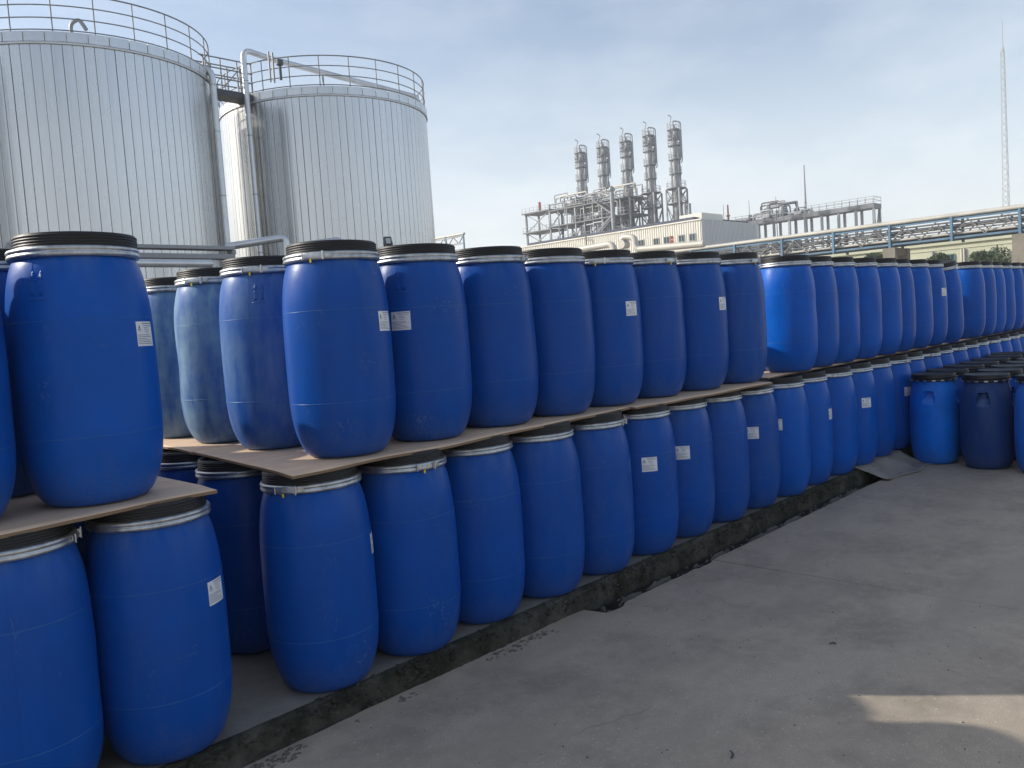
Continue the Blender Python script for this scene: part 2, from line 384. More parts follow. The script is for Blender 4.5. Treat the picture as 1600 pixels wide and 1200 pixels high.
mo = db; db = MB()
for i in range(1500):
    x = .6 + 7.2*r2.random(); e = r2.random(); y, z = (2.985 - .05*e, .0985 - .02*e*e) if r2.random() < .55 else (2.945 - .02*e, .09*e)
    clod(x, y + .008*r2.gauss(0, 1), z - .002, .006+.016*r2.random(), .005+.010*r2.random(), .003+.008*r2.random(), 5)
db.build('kerb_moss', M['kerb'], kind='stuff', label='dark moss and dirt clinging along the kerb edge', cat='moss'); db = mo
db.build('gutter_debris', M['crust'], kind='stuff', label='dry mud crust and rubble lying in the gutter', cat='debris')
gr = MB()
for i in range(520):                                           # grit and crumbs strewn over the yard
    x = 1.2 + 7*r2.random(); y = 2.78 - 2.9*r2.random()**1.2; q = .002 + .004*r2.random()**2; a = r2.random()*6
    gr.add([(x+q*math.cos(a+i_*2.1), y+q*math.sin(a+i_*2.1), 0) for i_ in range(3)] + [(x, y, q*.9)], [(0,1,3),(1,2,3),(2,0,3)])
gr.build('yard_grit', M['crust'], kind='stuff', label='grit crumbs strewn across the concrete yard', cat='grit')

ms = MB(); NX, NY = 34, 16; vs = []                            # grey sheet bridging the gutter
for i in range(NX+1):
    for j in range(NY+1):
        a, b = i/NX, j/NY
        x = 7.42 + 1.1*a + .12*(1-b)*(1-a); y = 2.70 + .40*b + .03*math.sin(a*9) - .09*a*(1-b)
        zz = .006 + .10*max(0, min(1, (y-2.74)/.24)) + .018*max(0, 1-a*6)*(1-b)
        zz += .010*mnoise.noise(Vector((x*4, y*6, 1))) + .004*mnoise.noise(Vector((x*14, y*17, 1)))
        vs.append((x, y, max(zz, .004 if y < 2.93 else .106)))
ms.add(vs + [(x, y, z+.006) for x, y, z in vs], [], 0)
W_ = NY+1; off = (NX+1)*W_
for i in range(NX):
    for j in range(NY):
        q = (i*W_+j, (i+1)*W_+j, (i+1)*W_+j+1, i*W_+j+1); ms.f += [tuple(reversed(q)), tuple(off+t for t in q)]; ms.mi += [0,0]; ms.sm += [True, True]
rim = [i*W_ for i in range(NX+1)] + [NX*W_+j for j in range(1, NY+1)] + [i*W_+NY for i in range(NX-1, -1, -1)] + [j for j in range(NY-1, 0, -1)]
for i in range(len(rim)):
    a, b = rim[i], rim[(i+1) % len(rim)]; ms.f.append((a, b, off+b, off+a)); ms.mi.append(0); ms.sm.append(False)
ms.build('rubber_sheet', M['grey_sheet'], label='crumpled grey sheet bridging the gutter beside the lower drums', cat='sheet')
sr = random.Random(8)
for i, (x, y, a, ln, lab) in enumerate(((2.55, 1.50, .3, .05, 'small dark splinter on the open concrete nearest the sunlit patch'), (3.75, 1.62, 1.9, .03, 'tiny dark chip lying on the concrete by the slab joint'))):
    q = MB(); q.bar((x, y, .004), (x+ln*math.cos(a)*.5, y+ln*math.sin(a)*.5, .006), .006, .005); q.bar((x+ln*math.cos(a)*.5, y+ln*math.sin(a)*.5, .006), (x+ln*math.cos(a+.3), y+ln*math.sin(a+.3), .004), .004, .004)
    q.build('wood_splinter', M['dark_steel'], label=lab, cat='splinter')

# ------------------------------------------------------------------ drums
PK = [(.150,0),(.168,.005),(.186,.022),(.204,.053),(.2195,.094),(.2308,.140),(.2378,.190),(.2418,.245),(.2433,.31),(.2438,.40),(.2438,.50),(.2428,.58),(.2405,.65),(.2352,.72),(.2270,.78),(.2170,.825),(.2080,.852),(.2020,.865),(.199,.871),(.198,.90)]
def spline(P, n=4):
    out = []
    for i in range(len(P)-1):
        p0, p1, p2, p3 = P[max(i-1, 0)], P[i], P[i+1], P[min(i+2, len(P)-1)]
        for j in range(n):
            t = j/n; out.append(tuple(.5*(2*p1[c]+(p2[c]-p0[c])*t+(2*p0[c]-5*p1[c]+4*p2[c]-p3[c])*t*t+(3*p1[c]-p0[c]-3*p2[c]+p3[c])*t**3) for c in (0, 1)))
    return out + [P[-1]]
PROF = PK[:1] + spline(PK[1:-2], 2) + PK[-2:]
def prof_r(z, prof=PROF):
    for (r0, z0), (r1, z1) in zip(prof, prof[1:]):
        if z0 <= z <= z1 and z1 > z0: return r0 + (r1-r0)*(z-z0)/(z1-z0)
    return prof[-1][0]
def body_mesh(n, seed=None):
    b = MB(); b.lathe([(0,0.004),(.14,.004)] + PROF, n)
    for zc in (.2475, .6490):                                  # moulding flash: fine raised lines round the body
        b.lathe([(prof_r(zc-.0022)-.0004, zc-.0022), (prof_r(zc)+.0011, zc-.0006), (prof_r(zc)+.0011, zc+.0006), (prof_r(zc+.0022)-.0004, zc+.0022)], n, mi=1)
    for sgn in (0, math.pi):
        zs = [.03+.84*i/40 for i in range(41)]; vs = []
        for z in zs:
            r = prof_r(z)
            for da, e in ((-.005, -.0005), (0, .0011), (.005, -.0005)):
                vs.append(((r+e)*math.cos(sgn+da), (r+e)*math.sin(sgn+da), z))
        b.add(vs, [(i*3+j, i*3+j+1, i*3+j+4, i*3+j+3) for i in range(40) for j in range(2)], 0, True)
    if seed:                                                   # used drums: slight bulges and a shallow dent or two
        rs = random.Random(seed); dents = [(rs.uniform(0, 6.28), rs.uniform(.15, .75), rs.uniform(.05, .09), rs.uniform(.004, .009)) for _ in range(3)]
        out = []
        for x, y, z in b.v:
            r = math.hypot(x, y)
            if r > .15 and z < .85:
                a = math.atan2(y, x); e = .0035*mnoise.noise(Vector((x*7, y*7, z*5 + seed*9))) * min(1, z/.1) * min(1, (.85-z)/.1)
                for (da, dz, dr, dd) in dents:
                    w_ = ((((a-da+math.pi) % 6.2832)-math.pi)*.243)**2 + ((z-dz)*.8)**2; e -= dd*math.exp(-w_/dr**2)
                x, y = x*(1+e/r), y*(1+e/r)
            out.append((x, y, z))
        b.v = out
    return b.mesh('drum_body', [M['drum'], M['flash']])
ME_BODY = body_mesh(112); ME_BODY_LO = body_mesh(56); ME_BODY_V = [body_mesh(112, q) for q in (1, 2, 3)]; ME_BODY_LOV = [body_mesh(72, q) for q in (4, 5, 6)]
def lid_mesh(n):
    p = [(.196,.894),(.204,.896),(.2055,.901),(.2055,.9045),(.2015,.907)]
    z = .907
    for i in range(4):
        p += [(.2035,z+.0015),(.2045,z+.0040),(.2035,z+.0070),(.1995,z+.0088)]; z += .0098
    p += [(.2005,.947),(.198,.950),(.190,.951),(.184,.949),(.181,.938),(.170,.935),(.06,.936),(.0,.937)]
    return MB().lathe(p, n).mesh('drum_lid', M['lid'])
ME_LID = lid_mesh(96); ME_LID_LO = lid_mesh(48)
def ring_mesh(n):
    p = [(.199,.866),(.210,.8655),(.2155,.868),(.2185,.873),(.2190,.878),(.2165,.8825),(.2150,.885),(.2165,.8875),(.2190,.892),(.2182,.8975),(.2145,.9015),(.207,.9035),(.203,.902)]
    return MB().lathe(p, n).mesh('clamp_ring', M['ring'])
ME_RING = ring_mesh(96); ME_RING_LO = ring_mesh(48)
def arc_plate(b, a0, a1, z0, z1, r0, r1, n=10):
    vs = []
    for i in range(n+1):
        a = a0+(a1-a0)*i/n; c_, s_ = math.cos(a), math.sin(a)
        vs += [(r0*c_, r0*s_, z0), (r1*c_, r1*s_, z0), (r1*c_, r1*s_, z1), (r0*c_, r0*s_, z1)]
    fs = [(i*4+j, i*4+(j+1) % 4, (i+1)*4+(j+1) % 4, (i+1)*4+j) for i in range(n) for j in range(4)] + [(3,2,1,0), (n*4, n*4+1, n*4+2, n*4+3)]
    b.add(vs, fs)
lt = MB()                                                       # lever latch: over-centre lever, hinge block, hook plate
arc_plate(lt, -.36, .10, .8765, .8935, .2180, .2225); arc_plate(lt, -.30, .02, .881, .889, .2223, .2255, 8)
arc_plate(lt, .04, .11, .8715, .8985, .2185, .2280, 4); arc_plate(lt, .105, .24, .8775, .8925, .2180, .2220, 5)
lt.tube([(.229*math.cos(.08), .229*math.sin(.08), .866), (.229*math.cos(.08), .229*math.sin(.08), .904)], .004, 8)
lt.tube([(.228*math.cos(-.34), .228*math.sin(-.34), .870), (.228*math.cos(-.34), .228*math.sin(-.34), .900)], .0035, 8)
ME_LATCH = lt.mesh('latch', M['ring'])
yt = MB(); arc_plate(yt, -.195, -.160, .856, .872, .222, .2255, 2)
ME_TAG = yt.mesh('seal_tag', M['yellow_plastic'])
def surf(wd, z, off, prof=PROF):
    r = prof_r(z, prof); a = wd/.243; return ((r+off)*math.cos(a), (r+off)*math.sin(a), z)
ARW = 1.0
def surf_poly(b, quad, off, nx=6, nz_=4, skirt=.002, prof=PROF):
    (a, b_, c, d) = quad; vs = []
    for i in range(nx+1):
        for j in range(nz_+1):
            u_, v_ = i/nx, j/nz_
            wd = (a[0]*(1-u_)+b_[0]*u_)*(1-v_) + (d[0]*(1-u_)+c[0]*u_)*v_; z = (a[1]*(1-u_)+b_[1]*u_)*(1-v_) + (d[1]*(1-u_)+c[1]*u_)*v_
            vs.append(surf(wd, z, off, prof))
    b.add(vs, [(i*(nz_+1)+j, (i+1)*(nz_+1)+j, (i+1)*(nz_+1)+j+1, i*(nz_+1)+j+1) for i in range(nx) for j in range(nz_)], 0, True)
sk = MB(); surf_poly(sk, ((-.05,.546),(.05,.546),(.05,.634),(-.05,.634)), .0012, 10, 4); ME_STICK = sk.mesh('sticker', M['sticker_paper'])
pk = MB(); r3 = random.Random(11)
def dash(x0, x1, z, h): surf_poly(pk, ((x0, z-h/2), (x1, z-h/2), (x1, z+h/2), (x0, z+h/2)), .0017, 2, 1)
def line(x0, x1, z, h):
    x = x0
    while x < x1 - .004:
        l = .003 + .007*r3.random(); dash(x, min(x+l, x1), z, h); x += l + .0016
line(-.018, .046, .627, .0032); line(-.012, .046, .6185, .0022)
for i, zz in enumerate((.611, .604, .597)): line(-.008 if i < 2 else -.002, .018+.02*r3.random(), zz, .0020)
for i in range(6): line(-.046, .002+.042*r3.random(), .586-.0062*i, .0021)
surf_poly(pk, ((-.040,.608),(-.029,.608),(-.0330,.6205),(-.0355,.6205)), .0017, 3, 2); dash(-.046, -.0225, .6045, .0022); dash(-.041, -.027, .5995, .0015)
ME_PRINT = pk.mesh('printing', M['print_ink'])
A_ = lambda q: tuple((x*1.25, .722 + (z-.722)*1.3) for x, z in q)
am = MB()                                                       # two raised upright arrows over a bar
for cx in (-.013, .013):
    for q in (((cx-.0022,.735),(cx+.0022,.735),(cx+.0022,.790),(cx-.0022,.790)), ((cx-.011,.772),(cx-.0075,.772),(cx+.001,.797),(cx-.001,.797)), ((cx+.0075,.772),(cx+.011,.772),(cx+.001,.797),(cx-.001,.797)),
              ((cx-.006,.733),(cx-.0025,.733),(cx-.0025,.770),(cx-.006,.770)), ((cx+.0025,.733),(cx+.006,.733),(cx+.006,.770),(cx+.0025,.770))):
        surf_poly(am, A_(q), .0022, 2, 5)
surf_poly(am, A_(((-.028,.722),(.028,.722),(.028,.7255),(-.028,.7255))), .0022, 6, 1)
so_ = am.v[:]; ME_ARROW = None
nb_ = len(am.v); fcs = am.f[:]                                  # give the emboss its thickness
am.v += [(x*.985, y*.985, z) for x, y, z in so_]
edge_ct = {}
for f_ in fcs:
    for i in range(len(f_)):
        e = (f_[i], f_[(i+1) % len(f_)]); kx = tuple(sorted(e)); edge_ct.setdefault(kx, []).append(e)
for kx, es in edge_ct.items():
    if len(es) == 1:
        a, b = es[0]; am.f.append((b, a, a+nb_, b+nb_)); am.mi.append(0); am.sm.append(False)
ME_ARROW = am.mesh('arrow_emboss', M['drum'])

def drum(s, t, z, label, group=None, dust=.12, hue=.3, scuff=.6, sticker=None, latch=None, arrow=None, tilt=(0,0), lo=False, tab=False, seam=None, lid_tilt=0, mat_name='plastic_drum'):
    o = empty(mat_name, (s, t, z), 0, label=label, cat='drum', group=group)
    o.rotation_euler = (tilt[0], tilt[1], 0); o.scale = (.985, .985, 1)
    look = math.atan2(-t, -s)                                   # direction from the drum to the viewer's side
    plain = sticker is not None or arrow is not None
    body = place('body', (ME_BODY_LO if lo else ME_BODY) if plain else rnd.choice(ME_BODY_LOV if lo else ME_BODY_V), o, None, look + (R(seam) if seam is not None else rnd.uniform(0, 6.28)))
    body.color = (dust, hue if group == GF else min(1, hue*.55 + .42), scuff, 1)
    l = place('lid', ME_LID_LO if lo else ME_LID, o, (0,0,0), rnd.uniform(0, 6.28)); l.rotation_euler.x = lid_tilt; l.rotation_euler.y = rnd.uniform(-.004, .004)
    rg = place('clamp_ring', ME_RING_LO if lo else ME_RING, o, None, rnd.uniform(0, 6.28))
    if latch is not None:
        lk = place('latch', ME_LATCH, rg); lk.rotation_euler.z = look + R(latch) - rg.rotation_euler.z
        if tab:
            yk = place('seal_tag', ME_TAG, rg); yk.rotation_euler.z = look + R(latch) - rg.rotation_euler.z
    if sticker is not None:
        st = place('sticker', ME_STICK, o, None, look + R(sticker)); st['label'] = 'white printed label with a small triangular emblem'
        place('printing', ME_PRINT, st)
    if arrow is not None:
        ar = place('arrow_emboss', ME_ARROW, o, None, look + R(arrow)); ar.color = body.color
    return o
ZL, ZU = .101, 1.0655
jt = lambda a: rnd.uniform(-a, a)
# --- upper tier, left stack
GU = 'drums on the upper tier, front rows'; GL = 'drums on the lower tier, front rows'; GH = 'drums hidden inside the stacks'; GF = 'far drums of the long rear stack'
drum(.60, 3.19, ZU, 'blue drum cut by the left picture edge, upper tier of the nearest stack', GU, .08, .25, .5, tilt=(0, .004))
drum(1.108, 3.215, ZU, 'large blue drum on the nearest plywood sheet, upper tier, sticker at its right', GU, .08, -.25, .7, sticker=57, arrow=-33, seam=-38, lid_tilt=.012)
for j in range(1, 5):
    for i, s in enumerate((-.03, .457, .945)):
        if i == 0 and j > 3: continue
        drum(s + jt(.02), 3.2 + .56*j, ZU, 'blue drum behind the front pair in the nearest stack, upper tier', GH, .2, .3, .6, lo=True)
# --- upper tier, middle stack
US = [2.195, 2.70, 3.21, 3.695, 4.18, 4.66, 5.14, 5.66]; UT = [3.20, 3.222, 3.23, 3.215, 3.215, 3.20, 3.16, 3.13]
UL = ['blue drum at the near corner of the middle plywood, latch facing front, sunlit left edge', 'blue drum with a wide white label and two embossed arrows, middle stack upper tier',
      'third blue drum from the near corner of the middle plywood, upper tier, no label', 'fourth blue drum from the near corner of the middle plywood, upper tier',
      'fifth upper drum of the middle plywood, label right of centre and latch in front', 'sixth upper drum from the near corner of the middle plywood',
      'seventh upper drum of the middle plywood, label just showing at its right edge', 'last upper drum at the far end of the middle plywood']
kw = [dict(sticker=61, latch=-14, tab=True, dust=.13, hue=.42, scuff=1.), dict(sticker=-22, arrow=-20, seam=-40, dust=.10, hue=.4, scuff=1.), dict(latch=82, dust=.10, hue=.45), dict(dust=.12, hue=.5, scuff=.8),
      dict(sticker=49, latch=4, tab=True, hue=.35), dict(latch=60, hue=.5, tab=True, dust=.14), dict(sticker=62, hue=.45), dict(latch=64, tab=True, hue=.5, dust=.2)]
for i in range(8): drum(US[i], UT[i], ZU, UL[i], GU, tilt=(jt(.005), jt(.005)), lid_tilt=jt(.008), **kw[i])
CL = [('blue drum behind the corner drum, two embossed arrows and latch, pale streaked side', 2.215, 3.83, dict(latch=-8, tab=True, arrow=-9, seam=-22, dust=.55, hue=.3, scuff=1.)),
      ('dusty pale drum, third back along the left side of the middle plywood', 2.245, 4.41, dict(latch=-24, tab=True, dust=.92, hue=.3, scuff=.8, seam=100)),
      ('dusty drum farthest back along the left side of the middle plywood', 2.265, 4.98, dict(dust=.85, hue=.5, scuff=1., seam=100))]
for lab, s, t, kk in CL: drum(s, t, ZU, lab, 'drums along the left side of the middle plywood', **kk)
for j in range(1, 4):
    for i in range(1, 8):
        drum(US[i] + jt(.02) - (.21 if i == 7 else .1 if i == 6 else 0), 3.2 + .585*j, ZU, 'blue drum behind the front row of the middle stack, upper tier', GH, .2, .4, .6, lo=True)
# --- upper tier, far stack
ES = [6.63, 7.12, 7.61, 8.10, 8.59, 9.08, 9.57, 10.06, 10.70, 11.55, 12.04, 12.53, 13.02, 13.51, 14.0, 14.5]
EL = ['bright blue drum catching the sun at the near end of the far stack, upper tier']
EL += [f'{ORD[i]} upper drum of the far stack, counted from its sunlit end' for i in range(1, 8)]
EL += ['leaning blue drum in the upper row of the far stack', 'upper far-stack drum just right of the leaning one']
EL += [f'{ORD[i]} upper drum right of the leaning drum, far stack' for i in range(1, 7)]
for i, s in enumerate(ES):
    tl = (0, -.15) if i == 8 else (jt(.006), jt(.006))
    drum(s, 3.18 + jt(.02), ZU, EL[i], GF, dust=.05 if i == 0 else .10, hue=.0 if i == 0 else rnd.uniform(.05, .3), scuff=.5, tilt=tl, sticker=62 if i == 7 else None, lo=i > 3)
for j in range(1, 3):
    for s in ES[:14]:
        drum(s, 3.2 + .58*j, ZU, 'blue drum behind the front row of the far stack, upper tier', GH, .15, .3, .5, lo=True)
# --- lower tier
LS = [.765, 1.245, 1.957, 2.437, 2.917, 3.397, 3.877, 4.357, 4.837, 5.317, 5.797]
LLAB = ['lower drum at the bottom left picture corner, under the nearest plywood', 'lower drum with a white label at its right, under the nearest plywood corner',
        'lower drum under the middle plywood corner, latch across its front', 'second lower drum under the middle plywood, yellow tagged latch at upper right', 'third lower drum under the middle plywood',
        'fourth lower drum under the middle plywood', 'fifth lower drum under the middle plywood, scuffed pale near its foot', 'lower drum facing front with a square white label on its middle',
        'lower drum right of the one with the square label, label near its middle', 'eighth lower drum under the middle plywood, no label', 'last lower drum under the far end of the middle plywood, labelled']
LK = [dict(latch=84, hue=.2), dict(sticker=57, hue=.3, seam=70, scuff=1.), dict(latch=-22, tab=True, sticker=83, hue=.25, scuff=.9), dict(latch=38, tab=True, hue=.3, scuff=1.), dict(hue=.3), dict(hue=.35, dust=.14),
      dict(latch=84, hue=.4, dust=.17, scuff=1.2), dict(latch=-24, sticker=16, hue=.25), dict(sticker=8, hue=.3, dust=.14), dict(hue=.35, dust=.14), dict(sticker=10, hue=.45, dust=.17)]
for i, s in enumerate(LS):
    kk = dict(dust=.10); kk.update(LK[i]); drum(s, 3.135 + jt(.012), ZL, LLAB[i], GL, tilt=(jt(.004), jt(.004)), **kk)
LES = [6.28 + .485*i for i in range(17)]
LEK = {0: -4, 1: 74, 3: 38, 5: 52}
for i, s in enumerate(LES):
    lab = f'{ORD[i]} lower drum of the far stack, counted from the middle stack'
    if i in LEK: lab += ', with a white label'
    drum(s, 3.125 + jt(.012), ZL, lab, GF, dust=.10, hue=rnd.uniform(.1, .3), scuff=.6, sticker=LEK.get(i), latch=rnd.uniform(-80, 80), lo=i > 5)
for j in range(1, 4):
    for s in [.28, .77, 1.255] if j < 3 else [.77, 1.25]:
        drum(s, 3.135 + .57*j, ZL, 'blue drum behind the front pair in the nearest stack, lower tier', GH, .1, .3, .5, lo=True)
    for i, s in enumerate(LS[2:]):
        if i == 0: continue
        drum(s, 3.135 + .585*j, ZL, 'blue drum behind the front row of the middle stack, lower tier', GH, .1, .3, .5, lo=True)
drum(1.99, 3.82, ZL, 'dark shaded drum glimpsed behind the lower corner drum', 'drums in the dark gap between the stacks', .08, .5, .5)
drum(2.02, 4.40, ZL, 'dark shaded drum deepest in the gap under the middle plywood', 'drums in the dark gap between the stacks', .08, .5, .5)
drum(2.05, 4.93, ZL, 'blue drum behind the front row of the middle stack, lower tier', GH, .1, .3, .5, lo=True)
for s in LES[:15]: drum(s, 3.71, ZL, 'blue drum behind the front row of the far stack, lower tier', GH, .1, .3, .5, lo=True)

# --- plywood sheets between the tiers
def plywood(c4, label, seed, z=1.0525, droop=.008):
    (a, b, c, d) = [Vector((*p, 0)) for p in c4]; org = a.copy(); NXp, NYp = 60, 24; vs = []
    for i in range(NXp+1):
        for j in range(NYp+1):
            u_, v_ = i/NXp, j/NYp; p = (a*(1-u_)+b*u_)*(1-v_) + (d*(1-u_)+c*u_)*v_
            over = max(0, 1 - v_*7)
            zz = z + (-droop*.8 + droop*mnoise.noise(Vector((p.x*2.1, seed, 0))))*over**1.4 + (.0015*mnoise.noise(Vector((p.x*3, p.y*3, seed))) if over > 0 else 0)
            q = p - org; vs.append((q.x + .002*mnoise.noise(Vector((p.y*9, p.x*9, seed)))*(1 if i in (0, NXp) else 0), q.y + (.003*mnoise.noise(Vector((p.x*7, seed, 2))) if j in (0, NYp) else 0), zz))
    W = NYp+1; o2 = len(vs); pb = MB(); pb.add(vs + [(x, y, z_+.0115) for x, y, z_ in vs], [])
    for i in range(NXp):
        for j in range(NYp):
            q = (i*W+j, (i+1)*W+j, (i+1)*W+j+1, i*W+j+1); pb.f += [tuple(reversed(q)), tuple(o2+t for t in q)]; pb.mi += [0,0]; pb.sm += [True, True]
    rim = [i*W for i in range(NXp+1)] + [NXp*W+j for j in range(1, NYp+1)] + [i*W+NYp for i in range(NXp-1, -1, -1)] + list(range(NYp-1, 0, -1))
    for i in range(len(rim)):
        p, q = rim[i], rim[(i+1) % len(rim)]; pb.f.append((p, q, o2+q, o2+p)); pb.mi.append(1); pb.sm.append(False)
    return pb.build('plywood_sheet', [M['ply'], M['plyedge']], None, org, label=label, cat='plywood', group='plywood sheets between the drum tiers')
plywood(((-1.0,2.89),(1.435,2.955),(1.47,4.17),(-1.0,4.12)), 'plywood sheet under the nearest upper drums, its sharp corner pointing right', 1)
plywood(((-1.0,4.13),(1.46,4.18),(1.46,5.8),(-1.0,5.8)), 'plywood sheet at the back of the nearest stack', 2)
plywood(((1.735,2.925),(4.10,2.985),(4.10,4.19),(1.90,4.15)), 'bare plywood sheet with the near corner of the middle stack', 3, droop=.010)
plywood(((4.105,2.945),(5.72,2.865),(5.75,4.18),(4.105,4.19)), 'shorter plywood sheet at the far end of the middle stack', 4, droop=.012)
plywood(((1.905,4.16),(4.2,4.20),(4.2,5.42),(1.99,5.38)), 'plywood sheet under the dusty drums behind the middle corner', 5)
plywood(((4.205,4.20),(5.75,4.20),(5.75,5.42),(4.205,5.42)), 'plywood sheet at the back of the middle stack', 6)
for i in range(4): plywood(((6.06+2.36*i,3.07),(6.06+2.36*i+2.355,3.07),(6.06+2.36*i+2.355,4.6),(6.06+2.36*i,4.6)), f'{ORD[i]} plywood sheet under the far upper drums', 7+i, droop=.003)

# --- kegs with moulded hand holds, standing on the yard
KP = [(.150,0),(.165,.003),(.180,.014),(.196,.05),(.208,.11),(.217,.19),(.222,.28),(.224,.38),(.222,.48),(.218,.56)] + [(.216-.0006*i*i, .575+.0125*i) for i in range(1, 10)] + [(.162,.705),(.157,.72)]
KP = [(.150,0),(.165,.003),(.180,.014),(.198,.05),(.211,.11),(.2195,.19),(.2235,.28),(.2245,.38),(.2235,.46),(.2215,.53),(.219,.57)]
KP += [(.2185,.58),(.218,.59),(.2175,.60),(.217,.61),(.216,.62),(.215,.63),(.214,.64),(.2128,.65),(.2114,.66),(.210,.67),(.2084,.68),(.2066,.69),(.2046,.70),(.2024,.71),(.2,.72),(.195,.74),(.189,.76),(.184,.78),(.181,.80),(.180,.83)]
def keg_mesh():
    n = 144; b = MB(); prof = [(0,.004),(.14,.004)] + KP; vs = []; m_ = len(prof)
    for (r, z) in prof:
        for k_ in range(n):
            a = 2*math.pi*k_/n; rr = r
            if .575 <= z <= .705:
                for h in range(4):
                    da = (a - h*math.pi/2 + math.pi) % (2*math.pi) - math.pi; wd = abs(da)*.21
                    if z <= .70 and wd < .054 - .012*(z-.58)/.12 and z >= .585:
                        dep = .055*min(1, (z-.585)/.085)
                        rr = r - dep
            vs.append((rr*math.cos(a), rr*math.sin(a), z))
    b.add(vs, [(i*n+k_, i*n+(k_+1) % n, (i+1)*n+(k_+1) % n, (i+1)*n+k_) for i in range(m_-1) for k_ in range(n)], 0, True)
    me = b.mesh('keg_body', M['keg']); 
    try: me.set_sharp_from_angle(angle=R(40))
    except Exception: pass
    return me
ME_KEG = keg_mesh()
ME_KLID = MB().lathe([(.176,.822),(.1925,.824),(.196,.829),(.196,.842),(.192,.846),(.1935,.850),(.1935,.858),(.189,.866),(.178,.868),(.170,.862),(.0,.862)], 72).mesh('keg_lid', M['lid'])
kb_ = MB(); kb_.lathe([(.182,.800),(.196,.801),(.199,.806),(.1975,.820),(.186,.823)], 72); ME_KRING = kb_.mesh('keg_ring', M['lid'])
kc = MB()
arc_plate(kc, -.075, .075, .8045, .8165, .197, .2025, 3)
ME_KCLIP = kc.mesh('keg_clips', M['ring'])
kegs = []
for c_i, (t, ks) in enumerate(((2.655, 7), (2.175, 7), (1.70, 2))):
    for k_ in range(ks):
        kegs.append((8.64 - .10*c_i + .49*k_ + jt(.03), t + (jt(.03) if k_ else 0), c_i, k_))
klab = {(0,0): 'bright blue keg with moulded hand hold, nearest to the drum stack', (1,0): 'grimy navy keg with moulded hand hold, second of the front three kegs', (2,0): 'keg cut by the right picture edge, front row of kegs'}
for s, t, c_i, k_ in kegs:
    first = (c_i, k_) in klab
    lab = klab.get((c_i, k_), f'keg {ORD[max(0, k_-1)]} in line behind the ' + ('bright blue keg' if c_i == 0 else 'grimy navy keg' if c_i == 1 else 'keg at the picture edge'))
    o = empty('blue_keg', (s, t, .001), 0, label=lab, cat='keg', group='kegs standing on the yard floor')
    look = math.atan2(-t, -s); hd = look + R({(0,0): -14, (1,0): -8, (2,0): -20}.get((c_i, k_), rnd.uniform(-40, 40)))
    b = place('body', ME_KEG, o, None, hd); b.color = {(0,0): (.04, .05, .5, 1), (1,0): (.16, .95, 1, 1), (2,0): (.22, .30, 1, 1)}.get((c_i, k_), (.08, rnd.uniform(.05, .5), .6, 1))
    place('lid', ME_KLID, o); rg = place('clamp_ring', ME_KRING, o)
    for q in range(16 if k_ < 2 else 0): place('clip', ME_KCLIP, rg, None, look + 2*math.pi*q/16)

# ------------------------------------------------------------------ clad storage tanks
def tank(cx, cy, rad, h, label, npan=96, nposts=24, rails=(.06, .45, .86, 1.28), ph0=0.):
    o = empty('storage_tank', (cx, cy, 0), 0, label=label, cat='tank', group='silver clad storage tanks')
    wd = 2*math.pi*rad/npan; hw = wd/2*.997
    pm = MB()                                                   # one cladding sheet: flat face, folded standing seam on one edge
    pts = [(-hw+.006, -.05), (-hw+.008, -.004), (-hw+.020, .0), (-.03, .004), (hw*.5, .003), (hw-.020, .0), (hw-.008, -.004), (hw-.006, -.05)]
    zs = (.0, h)
    vs = [(rad*math.cos(wd/2/rad) + e, y, z) for z in zs for (y, e) in pts]; n = len(pts)
    pm.add(vs, [(j, j+1, n+j+1, n+j) for j in range(n-1)])
    me = pm.mesh('cladding_panel', M['tank'])
    for i in range(npan):
        a = 2*math.pi*i/npan; p = place('cladding_panel', me, o, (0,0,0), a + jt(.0009))
        p.rotation_euler.y = 0
    MB().lathe([(rad-.06, 0), (rad-.06, h-.02)], 96).build('shell', M['rail_steel'], o)
    bm_ = MB()
    bm_.lathe([(rad+.02, h-.02), (rad+.055, h-.02), (rad+.06, h+.015), (rad+.045, h+.05), (rad+.012, h+.05), (rad-.02, h+.37), (rad-.02, h+.40), (rad-.12, h+.40)], 96, smooth=False)
    bm_.build('rim_band', M['tank_trim'], o)
    rw = 2*math.pi*(rad+.04)/48*.5; rm = MB().box((rad+.016, -rw+.012, h+.06), (rad+.046, rw-.012, h+.385)).mesh('rim_panel', M['tank'])
    for i in range(48): place('rim_panel', rm, o, None, 2*math.pi*(i+.5)/48)
    MB().lathe([(rad-.10, h+.38), (rad*.5, h+.6), (0, h+.75)], 64).build('roof', M['tank_trim'], o)
    gz = h + .40; rr = rad - .03
    for q, zr in enumerate(rails):
        MB().tube([(rr*math.cos(2*math.pi*i/72), rr*math.sin(2*math.pi*i/72), gz+zr) for i in range(72)], .021 if q < 3 else .026, 6, closed=True).build('guard_rail', M['rail_steel'], o)
    pme = MB().tube([(rr, 0, gz-.02), (rr, 0, gz+rails[-1])], .023, 6).mesh('rail_post', M['rail_steel'])
    for i in range(nposts): place('rail_post', pme, o, None, ph0 + 2*math.pi*i/nposts)
    return o
T1 = tank(12.67, 34.55, 4.93, 12.0, 'large silver clad tank at the left, nearest, with handrail on its roof', ph0=.05)
T2 = tank(23.83, 34.35, 4.86, 11.95, 'second silver clad tank, farther, with a sloping pipe over its roof', ph0=.16)
T0 = tank(1.5, 34.6, 4.93, 12.0, 'silver clad tank outside the left picture edge', npan=60, nposts=20)  # unseen tank, added for its reflection in the near tank
